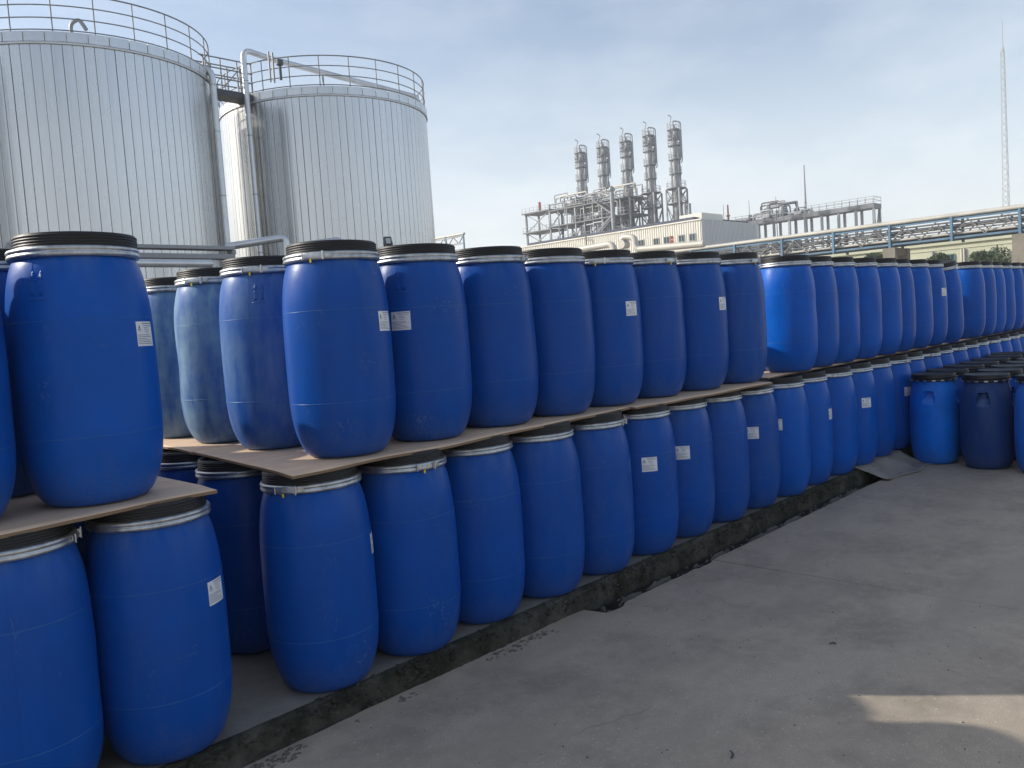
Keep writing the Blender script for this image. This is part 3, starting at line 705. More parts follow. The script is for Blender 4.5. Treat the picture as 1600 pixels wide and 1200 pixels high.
def child_tube(o, name, pts, r, mat, n=10, rad=.4, cl=False):
    c = o.location; P = [Vector(p) - c for p in pts]
    return MB().tube(smooth_path(P, rad) if rad else P, r, n).build(name, mat, o)
def part_for(o, mb, name, mat):
    c = o.location; mb.v = [(x-c.x, y-c.y, z-c.z) for x, y, z in mb.v]; return mb.build(name, mat, o)
# roof vent, down pipe on the near tank
vp = on_y(112, 55, 32.0); child_tube(T1, 'vent_pipe', [(vp.x, vp.y, 12.5), (vp.x, vp.y, 13.45), (vp.x+.22, vp.y-.22, 13.6), (vp.x+.38, vp.y-.38, 13.2)], .07, M['grey_steel'], 8, .2)
a = math.atan2(-.68, .73); px_, py_ = 12.67 + 5.14*math.cos(a), 34.55 + 5.14*math.sin(a)
child_tube(T1, 'down_pipe', [(12.67+4.3*math.cos(a), 34.55+4.3*math.sin(a), 12.45), (px_, py_, 12.45), (px_, py_, 0.1)], .13, M['pipe_jacket'], 12, .4)
for zz in (2.5, 5, 7.5, 10, 11.8): part_for(T1, MB().lathe([(.131, zz), (.136, zz+.015), (.131, zz+.03)], 12, (px_, py_, 0)), 'pipe_joint', M['rail_steel'])
# bridge between the tanks
br = empty('roof_walkway', (18.2, 34.3, 12.2), 0, label='steel walkway bridging the two tank roofs', cat='walkway')
bb = MB(); bb.box((17.0, 32.95, 12.10), (19.25, 33.85, 12.34)); part_for(br, bb, 'deck', M['dark_steel'])
for yy in (32.97, 33.83):
    for zz in (.45, .85, 1.28): part_for(br, MB().bar((16.9, yy, 12.34+zz), (19.3, yy, 12.34+zz), .045), 'guard_rail', M['rail_steel'])
    for xx in (17.1, 17.85, 18.6, 19.25): part_for(br, MB().bar((xx, yy, 12.3), (xx, yy, 13.62), .05), 'rail_post', M['rail_steel'])
part_for(br, MB().bar((17.9, 32.93, 12.4), (18.6, 32.93, 13.2), .04), 'brace', M['rail_steel'])
# pipe that climbs the second tank and falls across its roof
a = math.atan2(-.26, -.86); ax_, ay_ = 23.83 + 5.16*math.cos(a), 34.35 + 5.16*math.sin(a)
b2 = math.atan2(-.70, .71); bx_, by_ = 23.83 + 4.5*math.cos(b2), 34.35 + 4.5*math.sin(b2)
child_tube(T2, 'climbing_pipe', [(ax_, ay_, .1), (ax_, ay_, 14.15), (ax_+1.3, ay_+.05, 14.0), (bx_, by_, 12.95), (bx_+.05, by_+.05, 12.4)], .125, M['pipe_jacket'], 12, .4)
for zz in (3, 5.5, 8, 10.5, 12.8): part_for(T2, MB().lathe([(.126, zz), (.131, zz+.015), (.126, zz+.03)], 12, (ax_, ay_, 0)), 'pipe_joint', M['rail_steel'])
for px in (424, 430, 690*0+506): 
    q = on_y(px, 140, 31.5); part_for(T2, MB().bar((q.x, q.y, 12.5), (q.x, q.y, 13.75 if px < 450 else 13.2), .06), 'pipe_support', M['rail_steel'])
q = on_y(440, 135, 31.0); vv = MB().tube([(q.x, q.y, 12.5), (q.x, q.y, 13.15)], .06, 8); vv.tube([(q.x, q.y, 13.1), (q.x, q.y, 13.3)], .15, 8); part_for(T2, vv, 'roof_valve', M['dark_steel'])

# service tray and pipes in front of the tanks, flood light
def beam_run(name, p0, p1, z0, z1, dep, mat, label, cat):
    o = empty(name, (p0.x, p0.y, 0), 0, label=label, cat=cat); L = p1.x - p0.x
    MB().box((0, 0, z1-.10), (L, dep, z1)).build('tray', mat, o); MB().box((0, .03, z0), (L, dep-.03, z0+.14)).build('beam', M['grey_steel'], o)
    nn = max(2, int(L/3)); 
    for i in range(nn+1): MB().box((L*i/nn-.06, .08, z0+.14), (L*i/nn+.06, dep-.08, z1-.10)).build('spacer', mat, o)
    for i in range(nn+1): MB().box((L*i/nn-.08, .1, 0), (L*i/nn+.08, .26, z0)).build('post', M['grey_steel'], o)
    return o
T_ = 24.0; p0 = on_y(20, 395, T_); p1 = on_y(368, 393, T_)
beam_run('cable_tray', Vector((p0.x, T_, 0)), p1, p1.z-.22, p1.z+.16, .5, M['grey_steel'], 'grey cable tray running in front of the silver tanks', 'cable tray')
q0 = on_y(20, 420, 22); q1 = on_y(330, 412, 22)
MB().tube([(q0.x, 22, q1.z), (q1.x, 22, q1.z)], .11, 12).build('service_pipe', M['pipe_jacket'], label='light pipe running just behind the dusty drums', cat='pipe')
def pipe_elbow(pix, T, r, label):
    P = [on_y(x, y, t) for (x, y), t in zip(pix, T)]; P.append(Vector((P[-1].x, P[-1].y, .0)))
    o = empty('jacketed_pipe', (P[0].x, P[0].y, 0), 0, label=label, cat='pipe', group='jacketed pipes before the second tank')
    c = o.location; MB().tube(smooth_path([p - c for p in P], .22, 6), r, 12).build('jacket', M['pipe_jacket'], o)
    MB().bar(P[0]-c, (P[0].x-c.x, P[0].y-c.y, 0), .08).build('support_post', M['grey_steel'], o)
    return o
pipe_elbow([(352, 386), (446, 371)], (27, 26), .13, 'jacketed pipe rising to an elbow before the second tank')
pipe_elbow([(455, 385), (533, 374)], (28, 27), .11, 'smaller jacketed pipe ending behind the corner drum lid')
fl_p = on_y(606, 377, 20.0)
fo = empty('flood_light', (fl_p.x, fl_p.y, 0), 0, label='small black flood light on a pole above the second upper drum', cat='flood light')
MB().tube([(0,0,0), (0,0,fl_p.z-.16)], .03, 8).build('pole', M['lamp_black'], fo)
hm = MB(); hm.box((-.11,-.05,-.13), (.11,.05,.13)); 
for i in range(6): hm.box((-.10+.036*i,.05,-.11), (-.09+.036*i,.09,.11))
hd = hm.build('housing', M['lamp_black'], fo, (0, 0, fl_p.z)); hd.rotation_euler = (R(-14), 0, R(-22))
MB().box((-.075,-.053,-.085), (.075,-.0505,.085)).build('glass', M['lamp_glass'], hd)
MB().bar((-.13,0,-.17), (-.13,0,0), .02).bar((.13,0,-.17), (.13,0,0), .02).bar((-.13,0,-.17), (.13,0,-.17), .02).build('bracket', M['lamp_black'], hd)

# ------------------------------------------------------------------ pipe rack on concrete pillars (runs along +Y at X = 74)
RX, RW, RZ0, RZ1 = 74.0, 3.0, 6.35, 7.85
rk = empty('pipe_rack', (RX, 16.2, 0), 0, label='long blue steel pipe rack on concrete pillars crossing behind the drums', cat='pipe rack')
def rp_(mb, name, mat): mb.v = [(x-RX, y-16.2, z) for x, y, z in mb.v]; return mb.build(name, mat, rk)
Y0, Y1 = 16.2-4.83*4, 16.2+4.83*8
for xx in (RX, RX+RW):
    for zz in (RZ0, RZ1): rp_(MB().bar((xx, Y0, zz), (xx, Y1, zz), .09, .13), 'chord', M['blue_paint'])
    y = Y0; i = 0
    while y < Y1 - .1:
        dz = (RZ0+.1, RZ1-.1) if i % 2 == 0 else (RZ1-.1, RZ0+.1)
        rp_(MB().bar((xx, y, dz[0]), (xx, y+1.21, dz[1]), .085), 'diagonal', M['truss_steel']); y += 1.2075; i += 1
for i in range(13):
    y = Y0 + 4.83*i
    for xx in (RX-.02, RX+RW+.02): rp_(MB().bar((xx, y, RZ0-.25), (xx, y, RZ1+.2), .24, .18, up=(0,1,0)), 'post', M['blue_paint'])
    for zz in (RZ0+.05, RZ0+.75, RZ1-.05): rp_(MB().bar((RX, y, zz), (RX+RW, y, zz), .14), 'cross_beam', M['blue_paint'])
    if i % 2 == 0:
        for xx in (RX, RX+RW): rp_(MB().box((xx-.35, y-.5, -.1), (xx+.35, y+.5, RZ0-.26)), 'pillar', M['pillar'])
        rp_(MB().box((RX+.36, y-.4, RZ0-.9), (RX+RW-.36, y+.4, RZ0-.27)), 'pillar_beam', M['pillar'])
for xx, zz, r in ((RX+.15, RZ1+.30, .17), (RX+.62, RZ1+.33, .15), (RX+1.1, RZ1+.40, .19), (RX+1.7, RZ1+.42, .16), (RX+2.3, RZ1+.44, .2)):
    rp_(MB().tube([(xx, Y0, zz), (xx, Y1+3, zz)], r, 10), 'insulated_pipe', M['white_jacket'])
for xx, zz, r in ((RX+.3, RZ0+.35, .12), (RX+.8, RZ0+.36, .14), (RX+1.4, RZ0+.33, .10), (RX+2.0, RZ0+.36, .13), (RX+.45, RZ0+1.02, .11), (RX+1.1, RZ0+1.05, .13), (RX+1.8, RZ0+1.02, .10), (RX+2.5, RZ0+1.05, .12)):
    rp_(MB().tube([(xx, Y0, zz), (xx, Y1, zz)], r, 8), 'process_pipe', M['grey_steel'] if r < .115 else M['white_jacket'])
rp_(MB().box((RX+.06, Y0, RZ0+.02), (RX+RW-.06, Y1, RZ0+.10)), 'dark_underside', M['dark_steel'])  # solid dark sheet put in for the dark, shaded bottom of the rack
for xx, zz in ((RX+.12, RZ0+.62), (RX+.15, RZ0+1.28), (RX+.25, RZ0+.85)): rp_(MB().tube([(xx, Y0, zz), (xx, Y1, zz)], .06, 6), 'process_pipe', M['truss_steel'])
# expansion loop where the pipes leave the rack
def pxl(x, y, S=72.5): return on_x(x, y, S)
el = empty('expansion_loop', tuple(pxl(975, 390).xy) + (0,), 0, label='cream insulated pipe with an upright expansion loop before the warehouse', cat='pipe')
c = el.location
path = [pxl(1100, 381), pxl(994, 390), pxl(992, 371), pxl(972, 370), pxl(972, 389)]
MB().tube(smooth_path([p - c for p in path], .6, 6), .34, 12).build('loop_pipe', M['white_jacket'], el)
path = [pxl(900, 391, 73), pxl(956, 381, 73), pxl(962, 396, 73), pxl(962, 430, 73)]
MB().tube(smooth_path([p - c for p in path], .8, 6), .36, 12).build('drop_pipe', M['white_jacket'], el)
for x in (920, 940): 
    p = pxl(x, 391, 73.0); MB().bar((p.x-c.x, p.y-c.y, 0), (p.x-c.x, p.y-c.y, p.z-.1), .3).build('support_post', M['grey_steel'], el)
p = pxl(975, 382); vv = MB().tube([(p.x-c.x-.5, p.y-c.y, p.z), (p.x-c.x+.5, p.y-c.y, p.z)], .45, 10); vv.tube([(p.x-c.x, p.y-c.y, p.z), (p.x-c.x, p.y-c.y, p.z+.8)], .15, 8); vv.build('valve', M['white_jacket'], el)

# ------------------------------------------------------------------ cream clad warehouse
WX, WY, WH = 87.5, 51.86, 12.75; WL, WD = 33.0, 14.0
wh = empty('warehouse', (WX, WY, 0), 0, label='cream corrugated warehouse with dark roof edge and small windows', cat='warehouse')
wins = []
for x0, x1, y0, y1 in ((998,1007,374,386),(1022,1030,371.6,384),(1038,1047,369,382),(1061,1070,366.4,379),(1078,1087,364,377)):
    p = on_x(x1, y0, WX); q = on_x(x0, y1, WX); wins.append((p.y-WY, q.y-WY, q.z, p.z))
npn = 34; pw = WL/npn
def wpanel(w_, h_, mat):
    b = MB(); pts = []
    for i in range(3):
        y = w_*i/3; pts += [(y, 0), (y+w_*.14, 0), (y+w_*.17, -.07), (y+w_*.28, -.07), (y+w_*.31, 0)]
    pts.append((w_, 0)); n = len(pts)
    b.add([(e, y, z) for z in (0, h_) for (y, e) in pts], [(j+1, j, n+j, n+j+1) for j in range(n-1)]); return b.mesh('cladding_panel', mat)
me = wpanel(pw, WH, M['cream_cladding'])
for i in range(npn): place('cladding_panel', me, wh, (jt(.015), i*pw, 0))
me = wpanel(pw, WH, M['grey_cladding'])
for i in range(int(WD/pw)): place('cladding_panel', me, wh, ((i+1)*pw, jt(.01), 0), R(90))
MB().box((.05, .05, 0), (WD-.05, WL-.05, WH-.02)).build('core', M['grey_cladding'], wh)
rf = MB(); rf.box((.25, 1.2, WH+.0), (WD-.3, WL-5, WH+.42)); rf.box((.05, .05, WH-.015), (WD-.05, WL-.05, WH+.02)); rfo = rf.build('roof', M['dark_roof'], wh)
MB().box((-.16,-.05,WH-.10), (-.085,WL+.05,WH+.05)).build('gutter', M['cream_cladding'], rfo)
MB().box((1.5, .8, WH+.1), (6.5, 3.9, WH+.95)).build('roof_house', M['cream_cladding'], wh)
for (a, b, z0, z1) in wins:
    f = MB(); e = -.12
    for A, B in (((e, a, z0), (0, b, z0+.09)), ((e, a, z1-.09), (0, b, z1)), ((e, a, z0+.09), (0, a+.09, z1-.09)), ((e, b-.09, z0+.09), (0, b, z1-.09)), ((e, (a+b)/2-.04, z0+.09), (0, (a+b)/2+.04, z1-.09))): f.box(A, B)
    wo = f.build('window', M['window_frame_grey'], wh); MB().box((-.085, a+.05, z0+.05), (-.06, b-.05, z1-.05)).build('pane', M['window_glass'], wo)
p = on_x(1050, 368, WX); q = on_x(1050, 381, WX); gl = MB(); yc = p.y - WY; hh = (p.z-q.z)/2   # two painted red characters, one above the other
for i in range(2):
    zt = p.z - hh*i; s_ = hh*.42; y_ = yc
    for (a, b, c_, d) in ((-.9,.0,.9,.0),(-.9,-.8,.9,-.8),(0,.0,0,-1.6),(-.7,-.9,-1.,-1.7),(.7,-.9,1.,-1.7),(-.6,-.4,.6,-.4)):
        gl.bar((-.09, y_ - a*s_, zt - .1 + b*s_), (-.09, y_ - c_*s_, zt - .1 + d*s_), .02, .10)
gl.build('red_lettering', M['red_paint'], wh)
p = on_x(920, 372, WX); y_ = p.y-WY; MB().bar((-.6, y_, 9), (-.6, y_, p.z+.2), .12).bar((-.6, y_, p.z+.2), (-.6, y_+1.2, p.z+.3), .10).build('lamp_bracket', M['dark_steel'], wh)

# ------------------------------------------------------------------ pale green building behind the rack
GX = 97.9
gb = empty('green_building', (GX, 0, 0), 0, label='pale green rendered building behind the pipe rack at right', cat='building')
GH_ = 7.25
MB().box((0, -25, 0), (14, 50, GH_)).build('wall', M['green_render'], gb)
MB().box((-.25, -25.2, GH_+.002), (14.2, 50.2, GH_+.32)).build('cornice', M['green_render'], gb)
MB().box((-.08, -25.0, GH_-.55), (-.001, 50.0, GH_-.45)).build('string_course', M['green_render'], gb)
for x0, x1, y0, y1 in ((1472,1492,396,410),(1525,1559,391,413)):
    p = on_x(x1, y0, GX); q = on_x(x0, y1, GX); a, b, z0, z1 = p.y, q.y, q.z-.6, p.z
    f = MB(); nb = 3
    for A, B in (((-.1, a, z0), (0, b, z0+.1)), ((-.1, a, z1-.1), (0, b, z1))): f.box(A, B)
    for i in range(nb+1): yy = a + (b-a)*i/nb; f.box((-.1, yy-.05, z0+.1), (0, yy+.05, z1-.1))
    wo = f.build('window', M['window_frame'], gb)
    for i in range(nb): MB().box((-.06, a+(b-a)*i/nb+.05, z0+.1), (-.04, a+(b-a)*(i+1)/nb-.05, z1-.1)).build('pane', M['window_glass'], wo)
for px in (1458, 1503, 1507, 1575):
    q = on_x(px, 395, GX); MB().tube([(-.15, q.y, 0), (-.15, q.y, GH_-.6 if px != 1575 else GH_-1.2)], .11, 8).build('down_pipe', M['white_jacket'] if px != 1458 else M['grey_steel'], gb)

# ------------------------------------------------------------------ trees in front of it
def tree(px, py, S, rx, rz, label, seed):
    rr = random.Random(seed); c = on_x(px, py, S); o = empty('tree', (c.x, c.y, 0), 0, label=label, cat='tree', group='leafy trees before the green building')
    tr = MB(); tr.tube([(0,0,0), (.08,.05,c.z*.5), (-.05,.1,c.z)], [.16, .12, .06], 8)
    for i in range(7):
        a = rr.uniform(0, 6.28); tr.tube([(0,.05,c.z*(.35+.07*i)), (rx*.4*math.cos(a), rx*.4*math.sin(a), c.z*(.5+.07*i)), (rx*.75*math.cos(a), rx*.75*math.sin(a), c.z*(.6+.07*i))], [.06,.04,.015], 5)
    tr.build('trunk', M['bark'], o); cr = MB()
    lobes = [(rr.uniform(-.6,.6)*rx, rr.uniform(-.6,.6)*rx, c.z-rz*.25+rr.uniform(-.6,.7)*rz, rr.uniform(.35,.55)) for _ in range(14)]
    for i in range(5200):
        lx, ly, lz, q = rr.choice(lobes); d = Vector((rr.gauss(0,1), rr.gauss(0,1), rr.gauss(0,1))).normalized()*(rr.random()**.4)
        p = Vector((lx + d.x*rx*q, ly + d.y*rx*q, lz + d.z*rz*q*1.1)); u_ = Vector((rr.gauss(0,1), rr.gauss(0,1), rr.gauss(0,1))).normalized(); v_ = u_.cross(Vector((rr.gauss(0,1), rr.gauss(0,1), rr.gauss(0,1)))).normalized()
        l = rr.uniform(.10, .19); cr.add([p-u_*l, p+v_*l*.45, p+u_*l, p-v_*l*.45], [(0,1,2,3)])
    cr.build('crown', M['leaf'], o)
tree(1548, 408, 88, 1.75, 1.5, 'rounded green tree top before the wider window of the green building', 1)
tree(1472, 412, 88, 1.4, 1.1, 'low green tree top before the smaller window of the green building', 2)
tree(1373, 408, 86, 1.3, .9, 'small green tree top left of the concrete rack pillar', 3)

# ------------------------------------------------------------------ distillation columns and process frame
CX = 136.5
def column(y, label, htop, leg=True, seed=0):
    rr = random.Random(seed); o = empty('distillation_column', (CX, y, 0), 0, label=label, cat='column', group='five tall distillation columns in a row')
    r1 = .72; zt = htop
    MB().lathe([(r1*1.05, 6), (r1*1.05, 25), (r1*.95, 25.4), (r1*.95, zt-3.2), (r1*.8, zt-2.4), (r1*.55, zt-2.0), (r1*.5, zt-1.2), (.0, zt-.9)], 20, capb=True).build('shell', M['column_steel'], o)
    plat = [22.4, 25.2, 27.9, 30.5, 33.1, 34.3, 36.0]
    for i, z in enumerate(plat):
        big = leg and i < 2; pr = 1.85 if big else 1.18
        po = MB().lathe([(r1*.9, z), (pr, z), (pr, z+.16), (r1*.9, z+.16)], 20, smooth=False).build('platform', M['frame_steel'], o)
        rl = MB()
        for hz in (.6, 1.15): rl.tube([(pr*.97*math.cos(2*math.pi*q/20), pr*.97*math.sin(2*math.pi*q/20), z+.16+hz) for q in range(20)], .035, 4, closed=True)
        for q in range(12): a = 2*math.pi*q/12; rl.bar((pr*.97*math.cos(a), pr*.97*math.sin(a), z+.16), (pr*.97*math.cos(a), pr*.97*math.sin(a), z+1.3), .05)
        rl.build('railing', M['column_steel'], po)
    if leg:
        for (sx, sy) in ((-1,-1),(1,-1),(1,1),(-1,1)): MB().bar((sx*1.4, sy*1.4, 0), (sx*1.4, sy*1.4, plat[1]), .24).build('leg', M['grey_steel'], o)
        for lo_, hi_ in ((plat[0]-6, plat[0]), (plat[0], plat[1])):
            for (ax, ay, bx, by) in ((-1.4,-1.4,1.4,-1.4), (-1.4,-1.4,-1.4,1.4), (1.4,-1.4,1.4,1.4), (-1.4,1.4,1.4,1.4)):
                MB().bar((ax, ay, lo_), (bx, by, hi_), .11).bar((bx, by, lo_), (ax, ay, hi_), .11).build('brace', M['frame_steel'], o)
    for k_ in range(5):                                         # risers strapped to the shell
        a = R(150 + 55*k_); MB().tube([(0.90*math.cos(a), 0.90*math.sin(a), 6), (0.90*math.cos(a), 0.90*math.sin(a), zt*(.80+.03*k_))], .08 + .05*(k_ % 2), 8).build('riser_pipe', M['column_steel' if k_ % 2 else 'grey_steel'], o)
    vx, vy = .695, -.719                                        # vapour line looping out on one side
    MB().tube(smooth_path([(0,0,zt-1.0), (0,0,zt-.2), (vx*1.4, vy*1.4, zt-.5), (vx*1.4, vy*1.4, zt*.80), (vx*1.2, vy*1.2, zt*.79)], .5), .11, 8).build('vapour_line', M['column_steel'], o)
    MB().tube(smooth_path([(vx*.9, vy*.9, zt*.945), (vx*1.2, vy*1.2, zt*.945), (vx*1.2, vy*1.2, zt*.82), (vx*.9, vy*.9, zt*.80)], .8), .16, 8).build('return_line', M['column_steel'], o)
    MB().tube(smooth_path([(-vx*.6, -vy*.6, zt-2), (-vx*.6, -vy*.6, zt-.3), (-vx*.2, -vy*.2, zt+.5), (-vx*.9, -vy*.9, zt+.9)], .5), .10, 6).build('vent_pipe', M['column_steel'], o)
    cg = MB()                                                   # ladder
    for sg in (-.25, .25): cg.bar((-1.15, sg-.2, 8), (-1.15, sg-.2, zt*.93), .06)
    cg.build('ladder', M['frame_steel'], o)
    for k_ in range(4): a = R(60+85*k_); MB().lathe([(0, 34.6), (.34, 34.7), (.34, 35.7), (0, 35.8)], 10, (.8*math.cos(a), .8*math.sin(a), 0)).build('reflux_drum', M['column_steel'], o)
    return o
cn = ['leftmost', 'second from left', 'middle', 'second from right', 'rightmost and tallest looking']
for i, y in enumerate((108.2, 102.5, 96.8, 91.4, 85.8)): column(y, f'{cn[i]} of the five grey distillation columns on the skyline', 38.0, leg=i > 1, seed=i)

pf = empty('process_frame', (131.5, 93, 0), 0, label='open steel process frame crowded with pipes left of the columns', cat='process frame')
def pfb(mb, name, mat): return mb.build(name, mat, pf)
FZ = (18.0, 21.4, 24.6); FL = 20.0; FD = 7.0
for iy in range(10):
    for xx in (0, FD): pfb(MB().bar((xx, FL*iy/9, 0), (xx, FL*iy/9, FZ[2]+.2), .26 if iy % 3 == 0 else .18), 'post', M['grey_steel'])
for z in FZ:
    pfb(MB().box((-.3, -.3, z), (FD+.3, FL+.3, z+.20)), 'floor_deck', M['frame_steel'])
    rl = MB()
    for hz in (.55, 1.1):
        rl.bar((-.25, -.3, z+.28+hz), (-.25, FL+.3, z+.28+hz), .06)
    for i in range(16): rl.bar((-.25, FL*i/15, z+.28), (-.25, FL*i/15, z+1.4), .06)
    pfb(rl, 'railing', M['grey_steel'])
for i in range(0, 9, 2):
    for z0, z1 in ((FZ[0]+.3, FZ[1]), (FZ[1]+.3, FZ[2])): pfb(MB().bar((FD, FL*i/9, z0), (FD, FL*(i+1)/9, z1), .14).bar((FD, FL*(i+1)/9, z0), (FD, FL*i/9, z1), .14), 'brace', M['frame_steel'])
r5 = random.Random(5)
for i in range(22):                                             # vessels, exchangers and drums standing on the floors
    z = r5.choice((FZ[0], FZ[1], FZ[2], FZ[2])) + .29; y = r5.uniform(.8, FL-.8); x = r5.uniform(.8, 3.2); hgt = r5.uniform(1.3, 2.4); q = r5.uniform(.4, .75)
    if r5.random() < .6: pfb(MB().lathe([(0, z), (q*.9, z+.05), (q, z+.3), (q, z+hgt-.3), (q*.8, z+hgt-.1), (0, z+hgt)], 12, (x, y, 0)), 'vessel', M['column_steel'])
    else: pfb(MB().tube([(x, y-1.1, z+.8), (x, y-1.0, z+.8), (x, y+1.0, z+.8), (x, y+1.1, z+.8)], [q*.5, q, q, q*.5], 12).box((x-.2, y-.8, z), (x+.2, y-.6, z+.5)).box((x-.2, y+.6, z), (x+.2, y+.8, z+.5)), 'heat_exchanger', M['column_steel'])
for i in range(75):
    z = r5.choice((FZ[0]-1, FZ[0]+2.6, FZ[1]+2.7, FZ[2]+.9, FZ[2]+1.8, FZ[2]+2.4)) + r5.uniform(-.5, .5); y = r5.uniform(0, FL-4); L = r5.uniform(2, 7); x = r5.uniform(-.2, 5)
    y2 = min(y+L, FL)
    pfb(MB().tube(smooth_path([(x, y, z-r5.uniform(.8, 2.6)), (x, y, z), (x, y2, z), (x, y2, z-r5.uniform(.6, 2.2))], .35, 3), r5.uniform(.07, .2), 7), 'pipe_run', r5.choice((M['column_steel'], M['grey_steel'], M['white_jacket'])))
st = MB()
for i, (z0, z1, d) in enumerate(((FZ[0]-2.5, FZ[0]+.3, 1), (FZ[0]+.3, FZ[1]+.3, -1), (FZ[1]+.3, FZ[2]+.3, 1))):
    ya, yb = (3.2, 7.6) if d > 0 else (7.6, 3.2)
    for xx in (-1.3, -.5): st.bar((xx, ya, z0), (xx, yb, z1), .12, .3); st.bar((xx, ya, z0+1), (xx, yb, z1+1), .06)
    for q in range(12): st.box((-1.25, ya+(yb-ya)*q/12-.14, z0+(z1-z0)*q/12), (-.55, ya+(yb-ya)*q/12+.14, z0+(z1-z0)*q/12+.05))
pfb(st, 'staircase', M['frame_steel'])
p = on_x(955, 290, 129.5); pfb(MB().tube([(-2, p.y-93, 0), (-2, p.y-93, p.z-.8)], .38, 12).lathe([(.5, p.z-1.1), (.75, p.z-.8), (.3, p.z-.2), (0, p.z)], 12, (-2, p.y-93, 0)), 'vent_stack', M['grey_steel'])
ag = [(0, 1.2*k_) for k_ in range(6)]
sw = empty('stair_tower', (132.0, 113.6, 0), 0, label='braced steel tower at the left end of the process frame', cat='tower')
for (sx, sy) in ((0,0),(4,0),(4,6.5),(0,6.5)): MB().bar((sx, sy, 0), (sx, sy, 25.2), .34).build('leg', M['frame_steel'], sw)
for z in (17.0, 21.0, 25.0):
    MB().box((-.7, -.7, z), (4.7, 7.2, z+.25)).build('floor_deck', M['frame_steel'], sw)
    rl = MB()
    for hz in (.6, 1.15): rl.bar((-.6,-.6,z+hz), (-.6,7.1,z+hz), .06).bar((-.6,-.6,z+hz), (4.6,-.6,z+hz), .06)
    for i in range(8): rl.bar((-.6,-.6+1.1*i,z+.2), (-.6,-.6+1.1*i,z+1.2), .06)
    rl.build('railing', M['grey_steel'], sw)
for z0, z1 in ((13, 17.0), (17.2, 21.0), (21.2, 25.0)): MB().bar((0,0,z0), (0,6.5,z1), .18).bar((0,6.5,z0), (0,0,z1), .18).bar((0,0,z0), (4,0,z1), .18).build('brace', M['grey_steel'], sw)
MB().lathe([(0,25.3),(.3,25.3),(.3,27.2),(0,27.4)], 10, (1, 3.4, 0)).build('red_vessel', M['red_paint'], sw)
MB().tube(smooth_path([(2, 0, 25.3), (2, 0, 28.2), (2, -3.5, 28.2), (2, -3.5, 25)], .3), .12, 6).build('pipe_run', M['grey_steel'], sw)
for i, px in enumerate((1070, 1077)):
    p = on_x(px, 318, 125); MB().tube([(p.x, p.y, 0), (p.x, p.y, p.z)], .28, 10).build('vent_stack', M['column_steel'], label=('left' if i == 0 else 'right') + ' one of two short grey stacks right of the columns', cat='stack', group='two short stacks by the columns')

# ------------------------------------------------------------------ elevated concrete deck with equipment, right of the warehouse
DX, DZ = 155.8, 19.5; D0, D1 = 57.0, 96.0
dk = empty('equipment_deck', (DX, D0, 0), 0, label='elevated grey deck on columns with railings, behind the pipe rack', cat='platform')
def dkb(mb, name, mat): return mb.build(name, mat, dk)
dkb(MB().box((0, 0, DZ-.85), (3.6, D1-D0, DZ)), 'deck', M['frame_steel'])
for i in range(13):
    for xx in (.2, 3.0): dkb(MB().box((xx, (D1-D0-.5)*i/12, 0), (xx+.42, (D1-D0-.5)*i/12+.42, DZ-.86)), 'post', M['grey_steel'])
rl = MB()
for xx in (.05, 3.5):
    for hz in (.6, 1.2): rl.bar((xx, 0, DZ+hz), (xx, D1-D0, DZ+hz), .07)
    for i in range(28): rl.bar((xx, (D1-D0)*i/27, DZ), (xx, (D1-D0)*i/27, DZ+1.25), .07)
for hz in (.6, 1.2): rl.bar((.05, 0.05, DZ+hz), (3.5, 0.05, DZ+hz), .07)
dkb(rl, 'railing', M['grey_steel'])
dkb(MB().box((0.7, 0, DZ-9.2), (3.0, D1-D0-6, DZ-8.8)), 'lower_deck', M['frame_steel'])
dkb(MB().bar((.4, .3, DZ-9), (3.2, .3, DZ-1), .2).bar((3.2, .3, DZ-9), (.4, .3, DZ-1), .2), 'brace', M['grey_steel'])
for i in range(70):
    y = 12 + r5.random()*22; hump = 4.2*math.exp(-((y-17.5)/2.6)**2); z = DZ + r5.uniform(.2, .9 + hump); L = r5.uniform(1.2, 5)
    dkb(MB().tube(smooth_path([(r5.uniform(.5, 4), y, DZ), (2, y, z), (2, y+L, z), (2, y+L, DZ-.2)], .3, 3), r5.uniform(.1, .28), 7), 'pipe_run', r5.choice((M['column_steel'], M['grey_steel'], M['dark_steel'])))
for i in range(10):
    y = r5.choice((15.5, 17, 18.5, 20, 26, 29, 32, 35)) + r5.uniform(-.6, .6); q = r5.uniform(.4, .8); hgt = r5.uniform(1, 2.2)
    dkb(MB().lathe([(0, DZ), (q, DZ+.1), (q, DZ+hgt-.3), (q*.6, DZ+hgt), (0, DZ+hgt+.1)], 10, (r5.uniform(1.5, 5), y, 0)), 'vessel', M['column_steel'])
for i in range(9):
    y = 16 + 2.3*i; dkb(MB().lathe([(0, DZ-8.7), (.9, DZ-8.5), (.9, DZ-4.8), (0, DZ-4.2)], 12, (3, y, 0)), 'vessel', M['grey_steel' if i % 2 else 'column_steel'])
def thin(px, y_top, S, r, mat, name, label, cat, zb=0):
    p = on_x(px, y_top, S); o = empty(name, (p.x, p.y, 0), 0, label=label, cat=cat)
    MB().tube([(0,0,zb), (0,0,p.z*.6), (0,0,p.z)], [r, r*.8, r*.35], 6).build('pole', mat, o); return o
o = thin(1256, 258, 160, .35, M['mast_steel'], 'antenna_mast', 'thin antenna mast rising behind the elevated deck', 'mast')
MB().bar((-.6, 0, 22), (.6, 0, 22), .1).build('cross_arm', M['mast_steel'], o)
